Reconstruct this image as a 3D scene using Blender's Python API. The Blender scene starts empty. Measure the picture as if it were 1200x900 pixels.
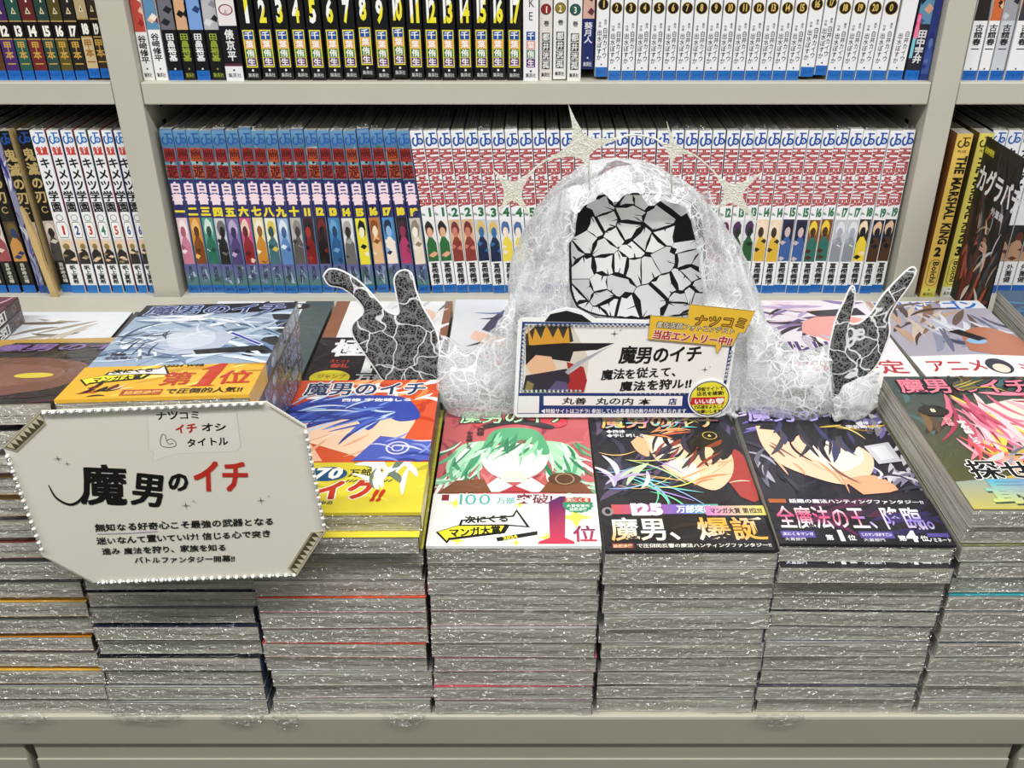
import bpy, math, random
from mathutils import Vector, Matrix, noise

C = bpy.context.scene.collection
SC = bpy.context.scene
rnd = random.Random(7)
R = math.radians
MM = 0.001
EYE = 1.293                       # camera height (m)

# ------------------------------------------------------------------ camera, light, exposure
cd = bpy.data.cameras.new('camera')
cam = bpy.data.objects.new('camera', cd); C.objects.link(cam)
cam.location = (0, 0, EYE); cam.rotation_euler = (R(61.0), 0, 0)
cd.sensor_fit = 'HORIZONTAL'; cd.sensor_width = 36.0; cd.lens = 36.0 * 1120 / 1200
cd.shift_x = -20 / 1200.0; cd.clip_start = 0.02
SC.camera = cam
w = bpy.data.worlds.new('shop_light'); SC.world = w; w.use_nodes = True
w.node_tree.nodes['Background'].inputs[0].default_value = (0.93, 0.98, 1.0, 1)
w.node_tree.nodes['Background'].inputs[1].default_value = 0.10
def lamp(x, y, z, sx, sy, power, rot=(0, 0, 0)):
    l = bpy.data.lights.new('ceiling_strip', 'AREA'); l.shape = 'RECTANGLE'; l.size = sx; l.size_y = sy
    l.energy = power; l.color = (1.0, 0.985, 0.95)
    o = bpy.data.objects.new('ceiling_strip', l); C.objects.link(o); o.location = (x, y, z); o.rotation_euler = rot
for yy, pw in ((-0.12, 44), (-1.2, 7), (-2.4, 8)):
    for xx in (-1.3, 0.1, 1.5):
        lamp(xx, yy, 2.5, 1.15, 0.10, pw)
SC.view_settings.view_transform = 'Standard'; SC.view_settings.look = 'None'
SC.view_settings.gamma = 1.0; SC.view_settings.use_curve_mapping = False
SC.view_settings.exposure = -0.68

# ------------------------------------------------------------------ small helpers
_lc = {}
def lin(h):
    if not isinstance(h, str): return h
    if h not in _lc:
        v = [int(h[i:i + 2], 16) / 255 for i in (0, 2, 4)]
        _lc[h] = tuple(c / 12.92 if c <= 0.04045 else ((c + 0.055) / 1.055) ** 2.4 for c in v) + (1.0,)
    return _lc[h]
def mix(a, b, t):
    a, b = lin(a), lin(b); return tuple(x + (y - x) * t for x, y in zip(a, b))

TH = R(29.0); CT, ST = math.cos(TH), math.sin(TH)
def ray(px, py):
    u = (px - 620) / 1120; v = (py - 450) / 1120
    return Vector((u, CT - v * ST, -ST - v * CT))
def at_y(px, py, Y):              # point (mm, camera-height origin) seen at a pixel on the vertical plane at depth Y
    r = ray(px, py); return r * (Y / r.y)
def on_plane(px, py, Mx):         # local (u, v) in mm of a pixel on the plane of matrix Mx (mm space)
    r = ray(px, py); o = Mx.translation; n = Mx.col[2].to_3d()
    p = r * (o.dot(n) / r.dot(n)); return (Mx.inverted() @ p)

class MB:
    """collects faces with a print colour each; build() links them as ONE mesh object"""
    def __init__(s): s.V = []; s.F = []; s.K = []; s.M = []
    def face(s, pts, col, mi=0):
        b = len(s.V); c = lin(col) if not isinstance(col, list) else None
        s.V.extend(pts); s.F.append(tuple(range(b, b + len(pts)))); s.M.append(mi)
        s.K.extend([c] * len(pts) if c else col)
    def mesh(s, vs, fs, col, mi=0):
        b = len(s.V); s.V.extend(vs); c = lin(col); s.K.extend([c] * len(vs))
        for f in fs: s.F.append(tuple(i + b for i in f)); s.M.append(mi)
    def box(s, x0, x1, y0, y1, z0, z1, col, mi=0, M=None):
        v = [Vector(p) for p in ((x0, y0, z0), (x1, y0, z0), (x1, y1, z0), (x0, y1, z0), (x0, y0, z1), (x1, y0, z1), (x1, y1, z1), (x0, y1, z1))]
        if M: v = [M @ p for p in v]
        s.mesh(v, [(0, 3, 2, 1), (4, 5, 6, 7), (0, 1, 5, 4), (1, 2, 6, 5), (2, 3, 7, 6), (3, 0, 4, 7)], col, mi)
    def prism(s, pts, z0, z1, col, side=None, M=None, mi=0, back=True):
        n = len(pts); M = M or Matrix.Identity(4)
        if sum(pts[i][0] * pts[(i + 1) % n][1] - pts[(i + 1) % n][0] * pts[i][1] for i in range(n)) < 0: pts = pts[::-1]
        top = [M @ Vector((p[0], p[1], z1)) for p in pts]; bot = [M @ Vector((p[0], p[1], z0)) for p in pts]
        s.face(top, col, mi)
        if back: s.face(bot[::-1], side or col, mi)
        for i in range(n): s.face([bot[i], bot[(i + 1) % n], top[(i + 1) % n], top[i]], side or col, mi)
    def tube(s, pts, r, col, n=6, mi=0, closed=False):
        pts = [Vector(p) for p in pts]; rings = []; N = len(pts)
        up = Vector((0.3, 1, 0.2)).normalized()
        for i, p in enumerate(pts):
            a = pts[(i - 1) % N] if closed or i else p; b = pts[(i + 1) % N] if closed or i < N - 1 else p
            t = (b - a).normalized(); x = t.cross(up)
            if x.length < 1e-4: x = t.cross(Vector((1, 0, 0)))
            x.normalize(); y = t.cross(x); rr = r[i] if isinstance(r, (list, tuple)) else r
            rings.append([p + x * (rr * math.cos(6.2832 * k / n)) + y * (rr * math.sin(6.2832 * k / n)) for k in range(n)])
        vs = [q for rg in rings for q in rg]; fs = []
        for i in range(N if closed else N - 1):
            j = (i + 1) % N
            for k in range(n): fs.append((i * n + k, i * n + (k + 1) % n, j * n + (k + 1) % n, j * n + k))
        if not closed: fs += [tuple(range(n))[::-1], tuple((N - 1) * n + k for k in range(n))]
        s.mesh(vs, fs, col, mi)
    def build(s, name, mats, parent=None, smooth=False, world=False):
        me = bpy.data.meshes.new(name)
        dz = Vector((0, 0, EYE)) if world else Vector((0, 0, 0))
        me.from_pydata([Vector(v) * MM + dz for v in s.V], [], s.F)
        mats = mats if isinstance(mats, (list, tuple)) else [mats]
        for m in mats: me.materials.append(m)
        me.polygons.foreach_set('material_index', s.M)
        ca = me.color_attributes.new('Col', 'FLOAT_COLOR', 'POINT')
        ca.data.foreach_set('color', [x for c in s.K for x in c])
        if smooth: me.polygons.foreach_set('use_smooth', [True] * len(s.F))
        o = bpy.data.objects.new(name, me); C.objects.link(o)
        if parent: o.parent = parent
        return o

def empty(name, loc=(0, 0, 0), rot=None):
    o = bpy.data.objects.new(name, None); C.objects.link(o); o.empty_display_size = 0.02
    o.location = (loc[0] * MM, loc[1] * MM, loc[2] * MM + EYE)
    if rot: o.rotation_euler = rot
    return o
def tag(o, label, cat, group=None, kind=None):
    if label: o['label'] = label
    if cat: o['category'] = cat
    if group: o['group'] = group
    if kind: o['kind'] = kind
    return o
ORD = 'top second third fourth fifth sixth seventh eighth ninth tenth eleventh twelfth thirteenth fourteenth fifteenth sixteenth seventeenth eighteenth nineteenth twentieth'.split()

# ------------------------------------------------------------------ materials
def newmat(name):
    m = bpy.data.materials.new(name); m.use_nodes = True
    nt = m.node_tree; return m, nt, nt.nodes['Principled BSDF'], nt.links
def coords(nt, scale=(1, 1, 1), kind='Object'):
    tc = nt.nodes.new('ShaderNodeTexCoord'); mp = nt.nodes.new('ShaderNodeMapping'); mp.inputs['Scale'].default_value = scale
    nt.links.new(tc.outputs[kind], mp.inputs[0]); return mp.outputs[0]
def noise_node(nt, vec, scale, detail=3.0, rough=0.5, dist=0.0):
    n = nt.nodes.new('ShaderNodeTexNoise'); n.inputs['Scale'].default_value = scale; n.inputs['Detail'].default_value = detail
    n.inputs['Roughness'].default_value = rough; n.inputs['Distortion'].default_value = dist
    nt.links.new(vec, n.inputs['Vector']); return n
def ramp(nt, fac, stops):
    r = nt.nodes.new('ShaderNodeValToRGB'); e = r.color_ramp.elements
    while len(e) < len(stops): e.new(0.5)
    for k, (p, c) in zip(e, stops): k.position = p; k.color = lin(c)
    nt.links.new(fac, r.inputs[0]); return r.outputs[0]
def bump(nt, h, strength, dist):
    b = nt.nodes.new('ShaderNodeBump'); b.inputs['Strength'].default_value = strength; b.inputs['Distance'].default_value = dist
    nt.links.new(h, b.inputs['Height']); return b.outputs[0]

def print_mat(name, rough=0.45, film=0.0, fscale=70, stretch=(1, 1, 1), bs=0.5, bd=0.004, spec=0.4):
    m, nt, p, L = newmat(name)
    a = nt.nodes.new('ShaderNodeAttribute'); a.attribute_name = 'Col'
    L.new(a.outputs['Color'], p.inputs['Base Color']); p.inputs['Roughness'].default_value = rough
    p.inputs['Specular IOR Level'].default_value = spec
    if film:
        p.inputs['Coat Weight'].default_value = film; p.inputs['Coat Roughness'].default_value = 0.07
        v = coords(nt, stretch); n = noise_node(nt, v, fscale, 3.0, 0.6, 0.8)
        L.new(bump(nt, n.outputs['Fac'], bs, bd), p.inputs['Coat Normal'])
    return m
M_PRINT = print_mat('printed_card', 0.5)
M_COVER = print_mat('printed_cover_in_film', 0.4, 0.55, 45, (1, 1, 1), 0.35, 0.004)
M_SPINE = print_mat('printed_spine_in_film', 0.4, 0.5, 60, (1, 1, 0.35), 0.45, 0.006)
M_JACKET = print_mat('jacket_edges_in_film', 0.35, 0.9, 110, (0.5, 1, 1.2), 0.8, 0.012)

def pages_mat(name, sc, lo, mid, hi, film, glint):
    m, nt, p, L = newmat(name)
    v = coords(nt, sc)
    wob = noise_node(nt, coords(nt, (14, 14, 14)), 1.0, 2)
    mx = nt.nodes.new('ShaderNodeVectorMath'); mx.operation = 'MULTIPLY_ADD'
    L.new(wob.outputs['Color'], mx.inputs[0]); mx.inputs[1].default_value = (1.2, 1.2, 1.2); L.new(v, mx.inputs[2])
    n = noise_node(nt, mx.outputs[0], 1.0, 4, 0.65)
    n2 = noise_node(nt, mx.outputs[0], 0.41, 2, 0.5)
    dk = nt.nodes.new('ShaderNodeMapRange'); dk.inputs['From Min'].default_value = 0.30; dk.inputs['From Max'].default_value = 0.40; dk.inputs['To Min'].default_value = 0.35; L.new(n2.outputs['Fac'], dk.inputs['Value'])
    mm = nt.nodes.new('ShaderNodeMix'); mm.data_type = 'RGBA'; mm.blend_type = 'MULTIPLY'; mm.inputs[0].default_value = 1.0
    L.new(ramp(nt, n.outputs['Fac'], [(0.33, lo), (0.45, mid), (0.70, hi)]), mm.inputs[6]); L.new(dk.outputs[0], mm.inputs[7]); L.new(mm.outputs[2], p.inputs['Base Color'])
    p.inputs['Roughness'].default_value = 0.8
    if film:
        p.inputs['Coat Weight'].default_value = film; p.inputs['Coat Roughness'].default_value = 0.10
        c = noise_node(nt, coords(nt, glint), 1.0, 4, 0.62, 1.4)
        L.new(bump(nt, c.outputs['Fac'], 1.0, 0.02), p.inputs['Coat Normal'])
    return m
M_PAGE = pages_mat('page_edges_in_film', (6, 6, 760), '3E3A32', 'AAA699', 'DCD9CE', 0.5, (70, 70, 210))
M_PAGEUP = pages_mat('page_edges_upright', (1100, 9, 9), '6A665E', '9B978C', 'C4C0B6', 0.6, (120, 60, 60))

def simple(name, col, rough=0.5, metal=0.0, mottled=0.0, coat=0.0):
    m, nt, p, L = newmat(name)
    p.inputs['Base Color'].default_value = lin(col); p.inputs['Roughness'].default_value = rough; p.inputs['Metallic'].default_value = metal
    p.inputs['Coat Weight'].default_value = coat
    if mottled:
        n = noise_node(nt, coords(nt), 9.0, 5, 0.6)
        L.new(ramp(nt, n.outputs['Fac'], [(0.3, mix(col, '000000', mottled)), (0.7, col)]), p.inputs['Base Color'])
    return m
M_PAINT = simple('grey_beige_painted_steel', 'BDBBAE', 0.42, 0, 0.06)
M_PAINT_SHADED = simple('grey_beige_painted_board_shaded', 'A3A092', 0.45, 0, 0.06)  # same paint as the bookcase, the counter's weaker light darkened into its colour
M_DARK = simple('dark_gap', '1A1917', 0.8)
M_BACK = simple('shelf_back_paint', '57554E', 0.7, 0, 0.1)
M_CEIL = simple('white_ceiling_board', 'D9D9D5', 0.8)
M_FLOOR = simple('grey_floor_tile', '5C5950', 0.5, 0, 0.15)
M_PEARL = simple('pearl_bead', 'E9E6DE', 0.18, 0, 0, 0.8)
M_GEM = simple('faceted_clear_gem', 'DDE2EA', 0.08, 0.85)
M_GOLDTAPE = simple('antique_gold_tape', '8C8468', 0.35, 0.25)
M_CORD = simple('white_cord', 'F3F4F5', 0.7)
M_WIRE = simple('pale_craft_wire', 'DADCD2', 0.35, 0.2)

def glitter_mat():
    m, nt, p, L = newmat('ivory_glitter_card')
    v = nt.nodes.new('ShaderNodeTexVoronoi'); v.inputs['Scale'].default_value = 900; L.new(coords(nt), v.inputs['Vector'])
    L.new(ramp(nt, v.outputs['Color'], [(0.1, 'D2D6C4'), (0.5, 'ECECDF'), (0.9, 'FBFAF4')]), p.inputs['Base Color'])
    p.inputs['Roughness'].default_value = 0.3; p.inputs['Metallic'].default_value = 0.15
    L.new(bump(nt, v.outputs['Distance'], 0.6, 0.001), p.inputs['Normal']); return m
M_GLITTER = glitter_mat()

def film_mat():
    m, nt, p, L = newmat('clear_shrink_film'); out = nt.nodes['Material Output']
    t = nt.nodes.new('ShaderNodeBsdfTransparent'); g = nt.nodes.new('ShaderNodeBsdfGlossy'); g.inputs['Roughness'].default_value = 0.24
    fr = nt.nodes.new('ShaderNodeLayerWeight'); fr.inputs['Blend'].default_value = 0.35
    mr = nt.nodes.new('ShaderNodeMapRange'); mr.inputs['To Min'].default_value = 0.21; mr.inputs['To Max'].default_value = 0.5
    L.new(fr.outputs['Facing'], mr.inputs['Value'])
    n = noise_node(nt, coords(nt), 260, 3); L.new(bump(nt, n.outputs['Fac'], 1.0, 0.01), g.inputs['Normal'])
    mx = nt.nodes.new('ShaderNodeMixShader'); L.new(mr.outputs[0], mx.inputs[0]); L.new(t.outputs[0], mx.inputs[1]); L.new(g.outputs[0], mx.inputs[2])
    L.new(mx.outputs[0], out.inputs[0]); return m
M_FILM = film_mat()

def lace_mat(name, white, fill, thread_sc, base_open, backing=None):
    """net ground, twisted threads and denser motifs; open holes are transparent (or show the dark backing cloth)"""
    m, nt, p, L = newmat(name); out = nt.nodes['Material Output']
    v = coords(nt)
    dn = noise_node(nt, v, 38, 2)
    ad = nt.nodes.new('ShaderNodeVectorMath'); ad.operation = 'MULTIPLY_ADD'; L.new(dn.outputs['Color'], ad.inputs[0]); ad.inputs[1].default_value = (0.03,) * 3; L.new(v, ad.inputs[2])
    def edge(sc, vec, lo, hi):
        e = nt.nodes.new('ShaderNodeTexVoronoi'); e.feature = 'DISTANCE_TO_EDGE'; e.inputs['Scale'].default_value = sc; L.new(vec, e.inputs['Vector'])
        r = nt.nodes.new('ShaderNodeMapRange'); r.inputs['From Min'].default_value = lo; r.inputs['From Max'].default_value = hi
        r.inputs['To Min'].default_value = 1.0; r.inputs['To Max'].default_value = 0.0; L.new(e.outputs['Distance'], r.inputs['Value']); return r.outputs[0]
    net = edge(430, v, 0.05, 0.12)
    thr = edge(thread_sc, ad.outputs[0], *((0.03, 0.065) if backing is None else (0.014, 0.03)))
    thr2 = edge(thread_sc * 2.3, ad.outputs[0], 0.03, 0.07)
    dense = noise_node(nt, ad.outputs[0], 26, 3, 0.55, 1.0)
    dr = nt.nodes.new('ShaderNodeMapRange'); dr.inputs['From Min'].default_value = 0.62 - fill * 0.3; dr.inputs['From Max'].default_value = 0.70 - fill * 0.25
    L.new(dense.outputs['Fac'], dr.inputs['Value'])
    def mth(op, a, b):
        q = nt.nodes.new('ShaderNodeMath'); q.operation = op; q.use_clamp = True
        for i, x in enumerate((a, b)):
            if isinstance(x, float): q.inputs[i].default_value = x
            else: L.new(x, q.inputs[i])
        return q.outputs[0]
    sel = mth('MULTIPLY', thr2, mth('ADD', dr.outputs[0], 0.25))
    f = mth('MAXIMUM', mth('MAXIMUM', thr, sel), mth('MAXIMUM', mth('MULTIPLY', net, 0.55 if backing is None else 0.22), mth('MULTIPLY', dr.outputs[0], 0.62)))
    f = mth('MAXIMUM', f, base_open)
    d = nt.nodes.new('ShaderNodeBsdfDiffuse'); d.inputs[0].default_value = lin(white)
    tl = nt.nodes.new('ShaderNodeBsdfTranslucent'); tl.inputs[0].default_value = lin(white)
    c = nt.nodes.new('ShaderNodeMixShader'); c.inputs[0].default_value = 0.25 if backing is None else 0.0
    L.new(d.outputs[0], c.inputs[1]); L.new(tl.outputs[0], c.inputs[2])
    if backing: h = nt.nodes.new('ShaderNodeBsdfDiffuse'); h.inputs[0].default_value = lin(backing)
    else: h = nt.nodes.new('ShaderNodeBsdfTransparent')
    mx = nt.nodes.new('ShaderNodeMixShader'); L.new(f, mx.inputs[0]); L.new(h.outputs[0], mx.inputs[1]); L.new(c.outputs[0], mx.inputs[2])
    L.new(mx.outputs[0], out.inputs[0]); return m
M_LACE = lace_mat('white_lace', 'F0F3F6', 0.45, 84, 0.20)
M_LACE_D = lace_mat('dense_white_lace', 'F0F3F6', 0.7, 100, 0.26)
M_GLOVE = lace_mat('white_lace_over_black_net', 'D9DBDD', -0.3, 42, 0.0, '2A2A2C')

# ------------------------------------------------------------------ lettering and flat print
_fc = bpy.data.curves.new('lettering', 'FONT'); _fo = bpy.data.objects.new('lettering', _fc); C.objects.link(_fo)
_fc.dimensions = '2D'; _fc.fill_mode = 'FRONT'; _fc.resolution_u = 2
_g = {}
def glyph(ch, bold):
    k = (ch, bold)
    if k not in _g:
        _fc.body = ch; _fc.offset = bold
        dg = bpy.context.evaluated_depsgraph_get(); dg.update()
        ev = _fo.evaluated_get(dg); me = ev.to_mesh()
        _g[k] = ([(v.co.x, v.co.y) for v in me.vertices], [tuple(p.vertices) for p in me.polygons]); ev.to_mesh_clear()
    return _g[k]
def clip_half(pts, a, b, c):      # keep a*x + b*y <= c
    o = []
    for i, p in enumerate(pts):
        q = pts[(i + 1) % len(pts)]; dp = a * p[0] + b * p[1] - c; dq = a * q[0] + b * q[1] - c
        if dp <= 0: o.append(p)
        if dp * dq < 0: t = dp / (dp - dq); o.append((p[0] + t * (q[0] - p[0]), p[1] + t * (q[1] - p[1])))
    return o
def smooth(pts, k=6):
    if len(pts) < 3: return pts
    P = [pts[0]] + list(pts) + [pts[-1]]; o = []
    for i in range(1, len(P) - 2):
        for j in range(k):
            t = j / k; o.append(tuple(0.5 * (2 * P[i][d] + (P[i + 1][d] - P[i - 1][d]) * t + (2 * P[i - 1][d] - 5 * P[i][d] + 4 * P[i + 1][d] - P[i + 2][d]) * t * t + (3 * P[i][d] - P[i - 1][d] - 3 * P[i + 1][d] + P[i + 2][d]) * t ** 3) for d in range(len(pts[0]))))
    return o + [tuple(pts[-1])]

class Art:
    """flat print on a w x h (mm) sheet, origin lower left; written into an MB through matrix M"""
    def __init__(s, mb, M, w, h, step=0.005, mi=0, z0=0.02): s.mb, s.M, s.w, s.h, s.step, s.mi, s.z = mb, M, w, h, step, mi, z0
    def up(s): s.z += s.step
    def poly(s, pts, col, lift=True):
        pts = [tuple(p) for p in pts]
        for a, b, c in ((-1, 0, 0), (1, 0, s.w), (0, -1, 0), (0, 1, s.h)):
            if any(a * p[0] + b * p[1] > c for p in pts): pts = clip_half(pts, a, b, c)
            if len(pts) < 3: return
        if lift: s.up()
        ar = sum(pts[i][0] * pts[i - 1][1] - pts[i - 1][0] * pts[i][1] for i in range(len(pts)))
        if ar > 0: pts = pts[::-1]
        cl = [lin(col(*p)) for p in pts] if callable(col) else col
        s.mb.face([s.M @ Vector((p[0], p[1], s.z)) for p in pts], cl, s.mi)
    def rect(s, x, y, w, h, col): s.poly([(x, y), (x + w, y), (x + w, y + h), (x, y + h)], col)
    def grad(s, x, y, w, h, c0, c1, horiz=False):
        f = (lambda u, v: mix(c0, c1, min(1, max(0, (u - x) / w)))) if horiz else (lambda u, v: mix(c0, c1, min(1, max(0, (v - y) / h))))
        s.rect(x, y, w, h, f)
    def ell(s, x, y, rx, ry, col, n=22, rot=0.0):
        c, q = math.cos(R(rot)), math.sin(R(rot))
        s.poly([(x + rx * math.cos(t) * c - ry * math.sin(t) * q, y + rx * math.cos(t) * q + ry * math.sin(t) * c) for t in [6.28319 * i / n for i in range(n)]], col)
    def ring(s, x, y, r0, r1, col, a0=0, a1=360, n=20):
        s.up()
        for i in range(n):
            t0, t1 = R(a0 + (a1 - a0) * i / n), R(a0 + (a1 - a0) * (i + 1) / n)
            s.poly([(x + r * math.cos(t), y + r * math.sin(t)) for r, t in ((r0, t0), (r1, t0), (r1, t1), (r0, t1))], col, False)
    def stroke(s, pts, w0, col, w1=None, wm=None, sm=True, k=5):
        pts = smooth(pts, k) if sm else pts; n = len(pts); w1 = w0 if w1 is None else w1; s.up(); L = []
        for i, p in enumerate(pts):
            a, b = pts[max(0, i - 1)], pts[min(n - 1, i + 1)]; dx, dy = b[0] - a[0], b[1] - a[1]; d = math.hypot(dx, dy) or 1
            t = i / (n - 1); wd = (w0 + (w1 - w0) * t) if wm is None else (w0 * (1 - t) ** 2 + 4 * wm * t * (1 - t) * 0.75 + w1 * t * t)
            L.append(((p[0] - dy / d * wd / 2, p[1] + dx / d * wd / 2), (p[0] + dy / d * wd / 2, p[1] - dx / d * wd / 2)))
        for i in range(n - 1): s.poly([L[i][0], L[i][1], L[i + 1][1], L[i + 1][0]], col, False)
    def glyphs(s, ch, bold, fn, col, half=None):
        rep_ = bold if bold > .022 and ord(ch) > 0x2000 and half is None else 0
        vs, fs = glyph(ch, 0.0 if rep_ else bold)
        if not vs: return
        P = [fn(x, y) for x, y in vs]
        if rep_:
            r_ = abs(fn(rep_, 0)[0] - fn(0, 0)[0]) + abs(fn(rep_, 0)[1] - fn(0, 0)[1])
            offs = [(r_ * math.cos(t), r_ * math.sin(t)) for t in (.8, 2.35, 3.9, 5.5)] + ([(r_, 0), (-r_, 0), (0, r_), (0, -r_)] if rep_ > .05 else [])
            for ox, oy in offs:
                s.z += .004; b = len(s.mb.V); s.mb.V.extend(s.M @ Vector((p[0] + ox, p[1] + oy, s.z)) for p in P)
                s.mb.K.extend([lin(col(*p)) for p in P] if callable(col) else [lin(col)] * len(P))
                for f in fs: s.mb.F.append(tuple(i + b for i in f)); s.mb.M.append(s.mi)
            s.z += .004
        if half:
            for f in fs:
                q = clip_half([P[i] for i in f], *half)
                if len(q) > 2: s.mb.face([s.M @ Vector((a, b, s.z)) for a, b in q], col, s.mi)
            return
        b = len(s.mb.V)
        s.mb.V.extend(s.M @ Vector((a, c, s.z)) for a, c in P)
        s.mb.K.extend([lin(col(*p)) for p in P] if callable(col) else [lin(col)] * len(P))
        for f in fs: s.mb.F.append(tuple(i + b for i in f)); s.mb.M.append(s.mi)
    def adv(s, t):
        o = 0
        for ch in t:
            if ord(ch) > 0x2000: o += 1.0
            elif ch == ' ': o += 0.35
            else:
                vs = glyph(ch, 0.0)[0]; o += (max(v[0] for v in vs) + 0.07) if vs else 0.4
        return o
    def text(s, t, x, y, size, col, bold=0.0, sx=1.0, width=None, rot=0.0, skew=0.0, jit=0.0, half=None, lift=True):
        """horizontal run whose em boxes start at x and sit on y (bottom of the em box)"""
        if lift: s.up()
        if width:
            sx = width / (s.adv(t) * size)
            if t.isdigit() and sx > 1.0: x += (width - s.adv(t) * size) / 2; sx = 1.0
        zr = s.z; zt = zr
        c, q = math.cos(R(rot)), math.sin(R(rot)); px = 0.0; jr = random.Random(len(t) + int(x * 7))
        for ch in t:
            a = s.adv(ch)
            jx, jy, js = jr.uniform(-jit, jit), jr.uniform(-jit, jit), 1 + jr.uniform(-jit, jit)
            def fn(gx, gy):
                lx = ((px + gx * js + jx * 0.3) * sx + skew * (gy + 0.12)) * size; ly = (gy + 0.12) * js * size + jy * size * 0.4
                return (x + lx * c - ly * q, y + lx * q + ly * c)
            s.z = zr; s.glyphs(ch, bold, fn, col, half); zt = max(zt, s.z); px += a
        s.z = zt
        return px * size * sx
    def vtext(s, t, x, top, size, col, bold=0.0, sx=1.0, pitch=1.0):
        s.up(); zr = zt = s.z
        for i, ch in enumerate(t):
            y = top - (i + 1) * size * pitch; w = 1.0 if ord(ch) > 0x2000 else s.adv(ch)
            if ch == 'ー': fn = lambda gx, gy, y=y: (x - (gy - 0.38) * size * sx, y + (1 - gx) * size)
            else: fn = lambda gx, gy, y=y, w=w: (x + (gx - w / 2) * size * sx, y + (gy + 0.12) * size)
            s.z = zr; s.glyphs(ch, bold, fn, col); zt = max(zt, s.z)
        s.z = zt
    def outlined(s, t, x, y, size, c_out, c_in, b_out=0.06, b_in=0.0, **k):
        s.text(t, x, y, size, c_out, b_out, **k); s.text(t, x, y, size, c_in, b_in, **k)
    def blobs(s, x, y, w, h, cols, seed, n=9):
        """generic soft-cornered colour patches standing in for a printed picture"""
        r = random.Random(seed); s.rect(x, y, w, h, cols[0]); c = lambda k: cols[1 + k % (len(cols) - 1)]
        cl = lambda P: [(min(x + w, max(x, p[0])), min(y + h, max(y, p[1]))) for p in P]
        def lump(cx, cy, rx, ry, col, q0=.85, m=12):
            a = r.uniform(0, 6); s.poly(cl([(cx + rx * r.uniform(q0, 1.1) * math.cos(a + k * 6.2832 / m), cy + ry * r.uniform(q0, 1.1) * math.sin(a + k * 6.2832 / m)) for k in range(m)]), col)
        cx = x + w * r.uniform(.42, .58)
        s.poly(cl([(cx - w * .1, y + h * .62), (x + w * .05, y + h * .42), (x, y), (x + w, y), (x + w * .95, y + h * .45), (cx + w * .1, y + h * .62)]), c(0))
        lump(cx, y + h * .78, w * .40, h * .19, c(1)); lump(cx + w * r.uniform(-.06, .06), y + h * .70, w * .26, h * .12, c(2), .92)
        for k in range(4):
            x0 = x + w * r.random(); y0 = y + h * r.uniform(.05, .5)
            s.poly(cl([(x0 - w * .3, y0), (x0, y0 + h * .07), (x0 + w * .4, y0 + h * .02), (x0 + w * .1, y0 - h * .05)]), c(k + 3 if k % 2 else k))
    def strands(s, seed, n, box, ang, length, wd, cols, curl=0.5):
        r = random.Random(seed); x0, y0, x1, y1 = box
        for i in range(n):
            x, y = r.uniform(x0, x1), r.uniform(y0, y1); a = R(ang + r.uniform(-18, 18)); l = length * r.uniform(0.6, 1.25); cv = r.uniform(-curl, curl)
            P = [(x + l * t * math.cos(a + cv * t), y + l * t * math.sin(a + cv * t)) for t in (0, 0.33, 0.66, 1)]
            s.stroke(P, 0.2, cols[i % len(cols)], 0.2, wd * r.uniform(0.5, 1.3), k=4)

def sheet(x=0, y=0, z=0): return Matrix.Translation((x, y, z))
UPRIGHT = Matrix(((1, 0, 0, 0), (0, 0, -1, 0), (0, 1, 0, 0), (0, 0, 0, 1)))     # (u,v,n) -> x, z, -y
def logo(a, x, y, w, h, col, bg=None):                                            # hooked J and open ring with a dot
    if bg: a.rect(x, y, w, h, bg)
    lw = h * 0.13
    a.stroke([(x + w * .34, y + h * .90), (x + w * .98, y + h * .90)], lw * .8, col, sm=False)
    a.stroke([(x + w * .56, y + h * .9), (x + w * .56, y + h * .40), (x + w * .46, y + h * .14), (x + w * .24, y + h * .08), (x + w * .08, y + h * .26), (x + w * .10, y + h * .52), (x + w * .26, y + h * .66)], lw, col)
    a.ring(x + w * .77, y + h * .36, h * .12, h * .25, col, 0, 360, 14); a.ell(x + w * .77, y + h * .36, h * .05, h * .05, col, 8)

# ================================================================== STRUCTURE AND FURNITURE
TABLE = -543.0; RISER = -408.0; UP = -190.0; LOW = -412.0; SHELF_Y = 945.0
b = MB(); b.box(-2500, 2500, -3500, 1200, -EYE * 1000 - 20, -EYE * 1000, '8A877E')
tag(b.build('floor', M_FLOOR, world=True), 'grey tiled shop floor under the display', None, None, 'structure')

b = MB(); b.box(-2500, 2500, 1110, 1200, -EYE * 1000, 1310, 'BDBBAE')
tag(b.build('wall_back', M_PAINT, world=True), 'plain shop wall behind the bookcase', None, None, 'structure')
b = MB(); b.box(-2500, 2500, -3500, 1200, 1310, 1330, 'D8D8D4')
tag(b.build('ceiling', M_CEIL, world=True), 'plain white shop ceiling', None, None, 'structure')
def box_part(name, parent, x0, x1, y0, y1, z0, z1, mat, bev=1.2):
    m = MB(); m.box(x0, x1, y0, y1, z0, z1, 'BDBBAE'); o = m.build(name, mat, parent, world=True)
    if bev:
        bm = o.modifiers.new('bevel', 'BEVEL'); bm.width = bev * MM; bm.segments = 2
    return o
case = empty('bookcase', (0, 1010, -EYE * 1000))
def case_part(name, *a, **k):
    o = box_part(name, None, *a, **k); o.parent = case; o.matrix_parent_inverse = case.matrix_basis.inverted(); return o
tag(case, 'grey-beige steel bookcase with three bays behind the comic display', 'bookshelf')
bpy.context.view_layer.update()
for x0, x1 in ((-398, -371), (384, 410), (-1155, -1128), (1140, 1167)):
    case_part('upright', x0, x1, 934, 1085, -EYE * 1000, 480, M_PAINT)
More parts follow.
